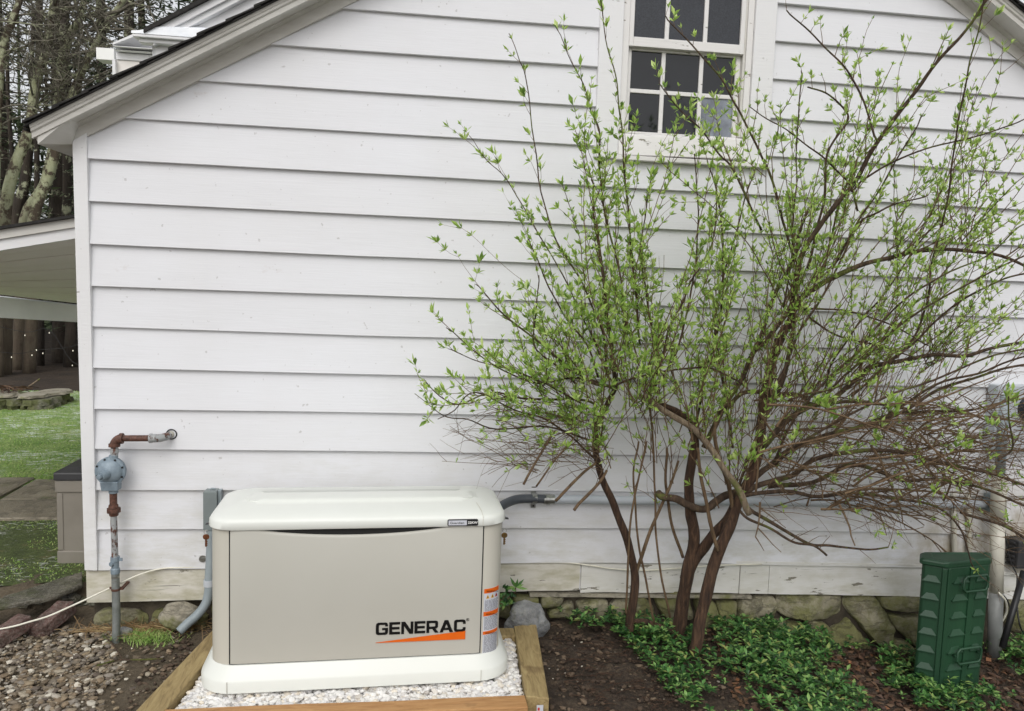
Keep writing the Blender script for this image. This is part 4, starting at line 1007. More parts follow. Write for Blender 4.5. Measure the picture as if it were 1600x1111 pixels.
tb = empty('service_box', (4.85, -.05, .28), 'small dark grey service box with ribbed left edge at the right edge', 'box')
a, b_ = W(1584, 842, -.06), W(1650, 884, -.06)
m = MB(); m.box(a.x, b_.x, -.10, -.02, b_.z, a.z); m.build('box', M['darkresin'], tb, bevel=.008)
m = MB()
for i in range(6): z = lerp(b_.z+.01, a.z-.02, i/5); m.box(a.x-.014, a.x+.001, -.08, -.03, z, z+.008)
m.build('hinge_ribs', M['darkresin'], tb, bevel=.001)
m = MB(); m.tube([W(1600, 893, -.18), W(1566, 1012, -.30)], .0165, 12); o = m.build('leaning_pipe', M['black'], smooth=True); tag(o, 'black plastic pipe leaning against the wall right of white pipe', 'pipe')
for i, (pts, r, mt_, lb) in enumerate([
    ([W(1568, 818, -.05), W(1573, 850, -.06), W(1580, 880, -.08), W(1589, 900, -.1), W(1588, 930, -.14), W(1592, 970, -.2), W(1600, 990, -.2), W(1620, 1010, -.2)], .004, 'blackwire', 'black cable drooping below the service box at the right edge'),
    ([W(1548, 924, -.06), W(1562, 926, -.07), W(1575, 940, -.08), W(1578, 962, -.1), W(1566, 985, -.12), W(1560, 1010, -.14)], .004, 'blackwire', 'black cable looped behind the thick white pipe'),
    ([W(1560, 926, -.17), W(1571, 938, -.17), W(1573, 955, -.16), W(1566, 970, -.14), W(1560, 972, -.10)], .0055, 'wire', 'short white hose curling beside the thick white pipe')]):
    m = MB(); m.tube(spline(pts, 5), r, 8); o = m.build('cable', M[mt_], smooth=True); tag(o, lb, 'cable')

# ------------------------------------------------------------------ green ribbed bin
P0 = W(1481, 882, -.50); PR = W(1548, 886, -.455); PL = W(1440, 882, -.44); bk = Vector((.062, .085, 0)); PB = PR+bk; PC = PL+bk
zb_, zt_ = W(1500, 1092, -.50).z, P0.z-.008
gb = empty('green_bin', ((P0.x+PB.x)/2, (P0.y+PB.y)/2, zb_), 'dark green ribbed plastic bin with two loop handles against the foundation', 'bin')
cen = Vector(((P0.x+PB.x)/2, (P0.y+PB.y)/2, 0))
def q4(sc, z): return [Vector((cen.x+(p.x-cen.x)*sc, cen.y+(p.y-cen.y)*sc, z)) for p in (PL, P0, PR, PB, PC)]
def chamf(q, c):
    o = []
    c = min(c, .012); m_ = len(q)
    for i in range(m_):
        a, b_, d = q[i-1], q[i], q[(i+1) % m_]; o += [b_+(a-b_).normalized()*c, b_+(d-b_).normalized()*c]
    return o
m = MB(); m.rings([chamf(q4(.955, zb_), .03), chamf(q4(.985, zt_-.012), .03)]); gbody = m.build('body', M['greenplastic'], gb, bevel=.004)
m = MB(); m.rings([chamf(q4(1.0, zt_-.014), .03), chamf(q4(1.05, zt_-.006), .03), chamf(q4(1.05, zt_+.010), .035), chamf(q4(1.0, zt_+.018), .04), chamf(q4(.80, zt_+.020), .04), chamf(q4(.78, zt_+.016), .04), chamf(q4(.2, zt_+.016), .01)]); m.build('lid', M['greenplastic'], gb, bevel=.003)
Hb = zt_-zb_
def face(pa, pb, pc_):   # frame of a face: u along, n outwards
    u = (pb-pa); u.z = 0; L_ = u.length; u.normalize(); n = Vector((u.y, -u.x, 0))
    if n.dot(pa-cen) < 0: n = -n
    return u, n, L_
def fp(pa, u, n, s_, z, d):
    t = (z-zb_)/Hb; sc = lerp(.955, .985, t); b_ = Vector((cen.x+(pa.x-cen.x)*sc, cen.y+(pa.y-cen.y)*sc, z)); return b_+u*s_*sc+n*d
for pa, pb, cols in ((PL, P0, [(.04, .76)]), (P0, PR, [(.14, .50), (.66, .94)])):
    u, n, L_ = face(pa, pb, None)
    for r_ in range(6):
        z = zt_-.087-r_*.0885
        for a, b_ in cols:
            rib = MB(); s0, s1 = a*L_, b_*L_; w_ = s1-s0
            rib.add([fp(pa,u,n,s0,z,0), fp(pa,u,n,s1,z,0), fp(pa,u,n,s1,z,.010), fp(pa,u,n,s0,z,.010), fp(pa,u,n,s0+w_*.28,z+.028,.001), fp(pa,u,n,s1-w_*.28,z+.028,.001),
                     fp(pa,u,n,s0,z-.004,.0), fp(pa,u,n,s1,z-.004,.0), fp(pa,u,n,s1,z-.004,.010), fp(pa,u,n,s0,z-.004,.010)],
                    [(3,2,5,4),(0,3,4),(2,1,5),(0,4,5,1),(3,9,8,2),(0,6,9,3),(2,8,7,1),(6,7,8,9)])
            rib.build('rib', M['greenplastic'], gbody)
st_ = MB()
for pa, pb, bands in ((PL, P0, [(.80, 1.0)]), (P0, PR, [(-.0, .07), (.52, .64)])):
    u, n, L_ = face(pa, pb, None)
    for a, b_ in bands:
        vs = [fp(pa,u,n,a*L_,zb_+.01,.0), fp(pa,u,n,b_*L_,zb_+.01,.0), fp(pa,u,n,b_*L_,zb_+.01,.008), fp(pa,u,n,a*L_,zb_+.01,.008), fp(pa,u,n,a*L_,zt_-.016,.0), fp(pa,u,n,b_*L_,zt_-.016,.0), fp(pa,u,n,b_*L_,zt_-.016,.008), fp(pa,u,n,a*L_,zt_-.016,.008)]
        st_.add(vs, [(0,1,2,3),(4,7,6,5),(3,2,6,7),(0,3,7,4),(1,5,6,2),(0,4,5,1)])
st_.build('corner_bands', M['greenplastic'], gbody, bevel=.002)
u, n, L_ = face(P0, PR, None)
for zc_ in (zt_-.090, zt_-.455):
    m = MB(); a, b_ = .30*L_, .86*L_; cs = [(a, zc_-.038), (b_, zc_-.038), (b_, zc_+.038), (a, zc_+.038)]; pts = []
    for i in range(4):
        p = Vector((*cs[i], 0)); q = Vector((*cs[i-1], 0)); r_ = Vector((*cs[(i+1) % 4], 0))
        for e in (p+(q-p).normalized()*.014, p+(r_-p).normalized()*.014): pts.append(fp(P0, u, n, e.x, e.y, .026))
    pts.append(pts[0]); m.tube(pts, .0065, 8, cap=False)
    for s_ in (a, b_): m.tube([fp(P0, u, n, s_, zc_, .0), fp(P0, u, n, s_, zc_, .026)], .006, 6)
    m.build('handle', M['greenplastic'], gb, smooth=True)

# ------------------------------------------------------------------ taupe bin behind the house corner
tbn = empty('storage_bin', (-.25, 1.15, Z1), 'taupe resin storage box with dark lid behind the house corner', 'storage box')
Yb = G(92, 880, Z1+.006).y
a, b_ = W(89, 752, Yb), W(92, 881, Yb); xr = -.10
m = MB(); m.hexa([(b_.x,Yb,b_.z),(xr,Yb,b_.z),(xr,Yb+.6,b_.z),(b_.x,Yb+.6,b_.z),(a.x,Yb,a.z),(xr,Yb,a.z),(xr,Yb+.6,a.z),(a.x,Yb+.6,a.z)]); tb_ = m.build('body', M['taupe'], tbn, bevel=.012)
zl = W(89, 769, Yb).z; zl2 = W(92, 859, Yb).z
m = MB(); m.box(a.x-.008, xr, Yb-.010, Yb+.59, zl, a.z+.006); m.build('trim_band', M['taupe'], tb_, bevel=.005); m = MB(); m.box(b_.x-.006, xr, Yb-.008, Yb+.59, b_.z+.0, zl2-.006); m.build('trim_band', M['taupe'], tb_, bevel=.005)
m = MB(); xm = W(100, 800, Yb).x; m.box(a.x-.002, xm-.004, Yb-.005, Yb+.3, zl2, zl-.006); m.build('corner_panel', M['taupe'], tb_, bevel=.003)
zt2 = W(89, 738, Yb).z
m = MB(); m.rings([[Vector(p) for p in ((a.x-.012,Yb-.02,a.z+.008),(xr,Yb-.02,a.z+.008),(xr,Yb+.62,a.z+.008),(a.x-.012,Yb+.62,a.z+.008))], [Vector(p) for p in ((a.x-.012,Yb-.02,zt2),(xr,Yb-.02,zt2),(xr,Yb+.62,zt2),(a.x-.012,Yb+.62,zt2))], [Vector(p) for p in ((a.x+.03,Yb+.04,zt2+.022),(xr,Yb+.04,zt2+.022),(xr,Yb+.56,zt2+.022),(a.x+.03,Yb+.56,zt2+.022))]])
m.build('lid', M['darkresin'], tbn, bevel=.006)

# ------------------------------------------------------------------ slate step, bricks, boulders
def rocky(name, pts, z0, z1, mat, label, cat, group=None, bump=.012, parent=None, seed=0):
    base_ = [Vector((p[0], p[1], 0)) for p in pts]; ring = []
    for i in range(len(base_)):
        a, b_ = base_[i], base_[(i+1) % len(base_)]; n_ = max(1, int((b_-a).length/.04))
        for k in range(n_): ring.append(a.lerp(b_, k/n_))
    c = sum(ring, Vector())/len(ring); R = []
    for sc, t in ((.97, 0), (1, .3), (1, .8), (.985, 1), (.8, 1.0), (.5, 1.0), (.2, 1.0)):
        R.append([Vector((c.x+(p.x-c.x)*sc, c.y+(p.y-c.y)*sc, lerp(z0, z1 if not callable(z1) else z1(p.x, p.y), t)))+Vector((1, 1, .5))*bump*noise.noise(Vector((p.x*9+seed, p.y*9, t*2+sc*3))) for p in ring])
    m = MB(); m.rings(R); o = m.build(name, mat, parent, smooth=False, autos=50); return tag(o, label, cat, group) if label else o
zs = .125
sp = [G(-60, 962, zs), G(0, 947, zs), G(84, 931, zs), G(129, 913, zs), G(129, 893, zs), G(48, 918, zs), G(0, 935, zs), G(-60, 948, zs)]
o = rocky('stone_slab', [(p.x, p.y) for p in sp], zs-.024, zs, M['slate'], 'dark wet stone slab stepping up beside the house corner', 'stone slab', bump=.006)
m = MB(); rn = random.Random(8)
for i in range(26):
    x = -.95+.87*i/26+rn.uniform(-.02, .02); yy = .07+rn.uniform(-.01, .05)+max(0, (-.35-x)*.0)
    pebble(m, (x, yy+.22, .02+rn.uniform(0, .04)), rn.uniform(.028, .045), rn, .8)
o = m.build('slab_footing', M['slate']); tag(o, 'dark rubble stones packed under the wet slab', 'rubble', kind='stuff')
def brick(c, yaw, tilt, label, s=(.20, .095, .06)):
    m = MB(); mt_ = Matrix.Translation(c) @ Matrix.Rotation(yaw, 4, 'Z') @ Matrix.Rotation(tilt[0], 4, 'X') @ Matrix.Rotation(tilt[1], 4, 'Y')
    n_ = 8; R = []
    for i in range(n_+1):
        x = (i/n_-.5)*s[0]; j = [Vector((0, noise.noise(Vector((i*1.3, k, yaw*9)))*.003, noise.noise(Vector((i*1.1, k+7, yaw*9)))*.003)) for k in range(4)]
        R.append([mt_ @ (Vector((x, yy, zz))+j[k]) for k, (yy, zz) in enumerate(((-s[1]/2,0),(s[1]/2,0),(s[1]/2,s[2]),(-s[1]/2,s[2])))])
    m.rings(R); o = m.build('brick', M['brick'], bevel=.006); tag(o, label, 'brick', 'loose bricks by the slab')
b1, b2 = G(84, 966, .05), G(16, 986, .05)
brick(Vector((b1.x, b1.y, .020)), 1.15, (-.10, -.28), 'weathered red brown brick under the cable, nearer the house corner', (.20,.10,.06))
brick(Vector((b2.x, b2.y, .018)), .95, (-.1, -.30), 'weathered red brown brick at the left edge of the photo', (.19,.10,.06))
def boulder(name, c, sz, mat, label, seed, sub=4, parent=None):
    bm = bmesh.new(); bmesh.ops.create_icosphere(bm, subdivisions=sub, radius=1)
    for v in bm.verts:
        d = 1+.28*noise.noise(v.co*1.3+Vector((seed, 0, 0)))+.10*noise.noise(v.co*3.7+Vector((seed, 5, 0)))+.03*noise.noise(v.co*11)
        q = v.co*d; v.co = Vector((q.x*sz[0], q.y*sz[1], q.z*sz[2]))
    me = bpy.data.meshes.new(name); bm.to_mesh(me); bm.free(); me.materials.append(mat); me.polygons.foreach_set('use_smooth', [True]*len(me.polygons))
    o = bpy.data.objects.new(name, me); COL.objects.link(o); o.location = c; ORG[o] = Vector(c); return tag(o, label, 'stone')
p = W(822, 966, -.17); boulder('boulder', (p.x, -.16, p.z-.03), (.10, .08, .12), M['boulder'], 'black and white speckled boulder behind the right corner of the timber frame', 2.2)
p = W(279, 955, -.06); boulder('boulder', (p.x, -.052, p.z-.025), (.092, .042, .062), M['rock'], 'flat topped pale brown rock under the skirt board near the conduit', 8.1)
p = G(196, 985, .02); boulder('rock', (p.x, p.y-.02, .015), (.038, .03, .03), M['boulder'], 'small white rock beside the foot of the gas pipe', 4.4, 3)

# ------------------------------------------------------------------ drive gravel
mb = MB(); rn = random.Random(31)
n_ = 0
while n_ < 17000:
    x = rn.uniform(-1.35, .62); y = rn.uniform(-1.75, .03)
    edge = .42-.55*max(0, -.35-y)*-0.0 + .08*noise.noise(Vector((x*3, y*3, 0)))
    lim = .10+(-y)*.32+.10*noise.noise(Vector((y*4, 3, 0)))     # gravel thins towards the frame
    if x > lim and rn.random() > .10: continue
    if x > lim+.35: continue
    t = (y-fLo.y)/(bLo.y-fLo.y)
    if x > lerp(fLo.x, bLo.x, t)-.015: continue
    if y > -.12 and x < -.02 and rn.random() < .4: continue
    r = rn.choice([.005, .006, .008, .008, .010, .011, .014, .019]); r *= rn.uniform(.66, .95)
    pebble(mb, (x, y, H(x, y)+r*.22+rn.uniform(-.002, .012)), r, rn, rn.choice([.45, .6, .85])); n_ += 1
o = mb.build('gravel', M['pebble'], loc=(-.2, -.8, 0)); tag(o, 'brown and grey drive gravel in the lower left corner', 'gravel', kind='stuff')
mb = MB(); rn = random.Random(33)
mbc = MB()
for _ in range(9000):
    x = rn.uniform(.35, 5.2); y = rn.uniform(-1.75, -.03)
    if fLo.x-.25 < x < fRo.x+.01 and y > fLo.y-.02:
        t = (y-fLo.y)/(bLo.y-fLo.y)
        if x > lerp(fLo.x, bLo.x, t)-.01: continue
    r = rn.choice([.004, .005, .007, .009, .013]); pebble(mbc, (x, y, H(x, y)+r*.4+.004), r, rn, .7)
o = mbc.build('soil_clods', M['clod'], loc=(2.6, -.8, 0)); tag(o, 'crumbly dark soil clods and bark mulch around the timber frame', 'mulch', kind='stuff')
for _ in range(700):   # few stray stones in the mulch
    x = rn.uniform(2.05, 5.2); y = rn.uniform(-1.7, -.05); r = rn.uniform(.003, .007); pebble(mb, (x, y, H(x, y)+.004), r, rn, .6)
o = mb.build('stray_pebbles', M['pebble'], loc=(3, -.8, 0)); tag(o, 'small stones scattered through the dark mulch', 'gravel', kind='stuff')

# ------------------------------------------------------------------ small plants, straw, grass tufts
def leafq(mb, o_, d, n_, l, w_, fold=.25, droop=.0):
    d = Vector(d).normalized(); s_ = d.cross(Vector(n_));
    if s_.length < 1e-4: s_ = d.orthogonal()
    s_.normalize(); up = s_.cross(d).normalized(); o_ = Vector(o_)
    mid = o_+d*l*.55-up*l*droop*.3; tip = o_+d*l-up*l*droop
    mb.add([o_, mid+s_*w_*.5+up*w_*fold, mid-up*0, mid-s_*w_*.5+up*w_*fold, tip], [(0, 1, 2), (0, 2, 3), (1, 4, 2), (2, 4, 3)])
def rosette(mb, c, n_, l, w_, rn, h, open_=.9, nlay=2):
    c = Vector(c); a0 = rn.uniform(0, 6.28)
    for k in range(n_):
        a = a0+2*pi*k/n_*(1 if nlay == 1 else 1.618*1.3); el = rn.uniform(.05, open_); ll = l*rn.uniform(.75, 1.1)
        d = Vector((cos(a)*cos(el), sin(a)*cos(el), sin(el))); leafq(mb, c+Vector((0, 0, rn.uniform(-.01, .006))), d, (0, 0, 1), ll, w_*rn.uniform(.8, 1.1), .12, .22)
mb = MB(); rn = random.Random(41)
def inpoly(x, y, P):
    c = False
    for i in range(len(P)):
        x1_, y1_ = P[i]; x2_, y2_ = P[i-1]
        if (y1_ > y) != (y2_ > y) and x < (x2_-x1_)*(y-y1_)/(y2_-y1_)+x1_: c = not c
    return c
GP = [(v.x, v.y) for v in [G(945, 975), G(965, 1005), G(1010, 1035), G(1035, 1075), G(1075, 1111), G(1090, 1200), G(1700, 1200)]]+[(5.6, -.25), (5.2, -.10), (3.6, -.06), (2.6, -.05)]
GP2 = [(2.15, -.05), (2.25, -.20), (2.6, -.18), (2.7, -.05)]
binP = [(p.x, p.y) for p in q4(1.08, 0)]
cnt = 0; litter_spots = []
for _ in range(9000):
    x = rn.uniform(2.1, 5.6); y = rn.uniform(-1.9, -.04)
    A = inpoly(x, y, GP); B = inpoly(x, y, GP2) and rn.random() < .5
    if not (A or B) or inpoly(x, y, binP): continue
    dn = noise.noise(Vector((x*2.6, y*2.6, 4)))
    if rn.random() > .64+dn*1.5-.10*sm(x+(-y)*.8, 3.6, 4.6):
        if x > 2.9: litter_spots.append((x, y))
        continue
    thin = sm(x+(-y)*.5, 4.0, 4.5)*sm(-y, .45, .8)
    if rn.random() < thin*.72: litter_spots.append((x, y)); continue
    if cnt > 2900: break
    h = rn.uniform(.03, .085)+.02*dn
    if y > -.3: h += rn.uniform(0, .03)
    big = rn.random() < .5
    rosette(mb, (x, y, H(x, y)+h), rn.randint(6, 9), rn.uniform(.030, .047) if big else .025, .018 if big else .012, rn, h)
    cnt += 1
o = mb.build('ground_cover', M['pachy'], loc=(3.6, -.8, 0)); tag(o, 'glossy dark green ground cover spreading under the shrub', 'ground cover', kind='stuff')
mb = MB()
for x, y in litter_spots[:2400]+[(rn.uniform(3.9, 5.3), rn.uniform(-1.5, -.2)) for _ in range(260)]:
    z = H(x, y)+rn.uniform(.006, .03); a = rn.uniform(0, 6.28); leafq(mb, (x, y, z), (cos(a), sin(a), rn.uniform(-.2, .3)), (rn.uniform(-.4, .4), rn.uniform(-.4, .4), 1), rn.uniform(.025, .05), rn.uniform(.018, .032), rn.uniform(-.3, .4), rn.uniform(-.2, .4))
for _ in range(8):
    x, y = rn.uniform(2.45, 2.75), rn.uniform(-.5, -.08); a = rn.uniform(0, 6.28); leafq(mb, (x, y, .02), (cos(a), sin(a), 0), (0, 0, 1), .03, .016)
o = mb.build('leaf_litter', M['litter'], loc=(4, -.8, 0)); tag(o, 'reddish brown dead leaves among the ground cover', 'leaf litter', kind='stuff')
# small leafy weed growing from the skirt gap
wd = empty('weed', (2.06, -.06, .13), 'small green weed growing from the foundation gap above the boulder', 'plant')
mb = MB(); rn = random.Random(5)
c0 = W(806, 912, -.09)
for k in range(12):
    a = rn.uniform(-.4, pi+.4); leafq(mb, c0-Vector((0, 0, .02)), (cos(a), rn.uniform(-.7, .2), sin(a)*.8+.2), (0, -1, .5), rn.uniform(.04, .065), .014, .2, .2)
for k in range(26):
    p = W(rn.uniform(785, 800), rn.uniform(918, 945), -.10); a = rn.uniform(0, 6.28); leafq(mb, p, (cos(a), -.5, sin(a)), (0, -1, .3), .032, .016, .2, .2)
mb.build('leaves', M['pachy'], wd)
m = MB(); m.tube([c0-Vector((0, -.02, .06)), c0-Vector((0, 0, .02))], .003, 5); m.build('stem', M['twig'], wd)
# straw and grass at the gas pipe
mb = MB(); rn = random.Random(6)
for _ in range(420):
    p = G(rn.gauss(225, 42), rn.gauss(972, 12), .015); a = rn.uniform(0, pi); l = rn.uniform(.03, .11); p.y = min(p.y, -.035)
    d = Vector((cos(a), sin(a)*.4, rn.uniform(-.1, .35))).normalized()*l
    mb.tube([p, p+d*.5+Vector((0, 0, .008)), p+d], .0013, 3)
o = mb.build('straw', M['straw'], loc=(.25, -.1, 0)); tag(o, 'dry straw and dead stems against the wall by the gas pipe', 'straw', kind='stuff')
mb = MB()
def blade(mb, p, l, rn, lean=.5, w_=.003):
    a = rn.uniform(0, 6.28); d = Vector((cos(a)*lean, sin(a)*lean, 1)).normalized(); s_ = Vector((-sin(a), cos(a), 0))*w_; e = p+d*l*.6; f_ = e+Vector((cos(a), sin(a), .3)).normalized()*l*.45
    mb.add([p-s_, p+s_, e+s_*.8, e-s_*.8, f_], [(0, 1, 2, 3), (3, 2, 4)])
for _ in range(700):
    p = G(rn.gauss(228, 22), rn.gauss(998, 6), .01); blade(mb, p, rn.uniform(.02, .05), rn, 1.2, .0016)
o = mb.build('grass_tuft', M['grassblade'], loc=(.25, -.3, 0)); tag(o, 'sparse green grass tuft in the soil below the gas pipe', 'grass', kind='stuff')
mb = MB()
for _ in range(9000):
    x = rn.uniform(-2.6, -.1); y = rn.uniform(.40, 1.5)
    if noise.noise(Vector((x*3, y*3, 8))) < -.2: continue
    blade(mb, Vector((x, y, Z1+.006)), rn.uniform(.010, .022), rn, 1.6, .0025)
o = mb.build('moss_tufts', M['grassblade'], loc=(-1, 1, Z1)); tag(o, 'low moss and clover between the slab and the patio', 'moss', kind='stuff')
mb = MB()
for _ in range(30000):
    y = 2.36+4.75*rn.random()**1.5; x = rn.uniform(-5.2-(y-2.7)*.25, -.6)
    blade(mb, Vector((x, y, Z1+.008)), rn.uniform(.018, .035), rn, 1.2, .004)
o = mb.build('grass', M['grassblade'], loc=(-2, 5, Z1)); tag(o, 'short green lawn behind the patio', 'grass', kind='stuff')
# thin fallen twigs on the gravel
for pts, lb in (([G(152, 1040, .03), G(185, 1031, .02), G(215, 1031, .025), G(255, 1029, .01)], 'thin dark fallen twig lying on the gravel, longest one'), ([G(190, 1027, .03), G(178, 1010, .03), G(165, 995, .04)], 'thin dark fallen twig pointing at the gas pipe foot')):
    m = MB(); m.tube(spline(pts, 4), .0035, 5); o = m.build('twig', M['limbbark']); tag(o, lb, 'twig', 'fallen twigs')
m = MB(); rn = random.Random(66)
for _ in range(700):
    p = Vector((rn.uniform(2.15, 3.3), rn.uniform(-1.3, -.2), 0)); 
    if inpoly(p.x, p.y, GP): continue
    p.z = H(p.x, p.y)+.012; a = rn.gauss(0.1, .5); l = rn.uniform(.02, .09); d = Vector((cos(a), sin(a), 0))*l; m.tube([p, p+d*.5+Vector((0, 0, .006)), p+d], .0016, 4)
o = m.build('mulch_twigs', M['shrubbark'], loc=(2.6, -.8, 0)); tag(o, 'fine dark twigs and roots in the bare mulch', 'mulch', kind='stuff')

# ------------------------------------------------------------------ the big shrub
sh = empty('budding_shrub', W(1060, 985, -.2), 'large many stemmed shrub with fresh green leaf buds spreading in front of the white wall', 'shrub')
PX = []
def limb(mb, pts, w0, w1, ya, yb, sub=5, n=9, wob=.012, store=None, kind=0):
    m_ = len(pts); P = []
    L = [0]
    for a, b_ in zip(pts, pts[1:]): L.append(L[-1]+math.hypot(b_[0]-a[0], b_[1]-a[1]))
    for i, (x, y) in enumerate(pts): P.append(W(x, y, lerp(ya, yb, L[i]/L[-1])))
    P = spline(P, sub); k = len(P)
    for i in range(1, k-1): P[i] = P[i]+Vector((noise.noise(P[i]*6), noise.noise(P[i]*6+Vector((9, 0, 0))), noise.noise(P[i]*6+Vector((0, 9, 0)))))*wob
    R = []
    for i, p in enumerate(P):
        ppm = FPX/((p-CAM).dot(_f)); t = i/(k-1); R.append(max(.0012, lerp(w0, w1, t)/2/ppm*(1+.10*noise.noise(p*14))))
    mb.tube(P, R, n)
    if store is not None: store.append((P, R, kind))
    return P
ST = []   # limbs that carry shoots: (points, radii, kind)
rn = random.Random(77)
def trunk_part(label_pts):
    mb = MB()
    for a in label_pts: limb(mb, *a, n=14, sub=7, wob=.010)
    # shaggy bark strips
    tv = MB()
    mb.build('trunk', M['shrubbark'], sh, smooth=True)
trunk_part([([(983,985),(985,968),(990,945),(992,900),(983,856),(971,820),(957,785),(944,757),(934,728),(929,700),(934,664),(950,628),(962,604)], 15, 8, -.22, -.36)])
trunk_part([([(1058,1000),(1061,980),(1066,934),(1074,893),(1083,856),(1085,826),(1079,798),(1076,757),(1082,716),(1087,690),(1078,662),(1060,645),(1035,634),(1008,624)], 23, 8, -.20, -.42),
            ([(1070,905),(1080,884),(1097,861),(1114,836),(1136,813),(1148,788)], 18, 14, -.24, -.36)])
trunk_part([([(1084,1020),(1089,1000),(1098,952),(1114,896),(1131,845),(1146,806),(1155,782),(1172,750),(1186,700),(1189,668),(1197,616),(1207,565),(1221,524),(1236,500),(1238,478)], 19, 13, -.40, -.42)])
mb = MB(); limb(mb, [(988,972),(1008,972),(1028,978),(1050,987),(1068,990)], 8, 10, -.22, -.21, n=10); mb.build('root', M['shrubbark'], sh, smooth=True)
mb = MB(); limb(mb, [(1028,770),(1036,777),(1055,782),(1074,791),(1100,794),(1118,783),(1136,773),(1160,768)], 12, 12, -.34, -.38, n=10, wob=.02); mb.build('mossy_stub', M['limbbark'], sh, smooth=True)
mb = MB(); limb(mb, [(1008,618),(1037,640),(1075,666),(1109,700),(1131,730),(1154,764),(1171,803)], 9, 11, -.50, -.55, n=10); mb.build('grey_limb', M['deadlimb'], sh, smooth=True)
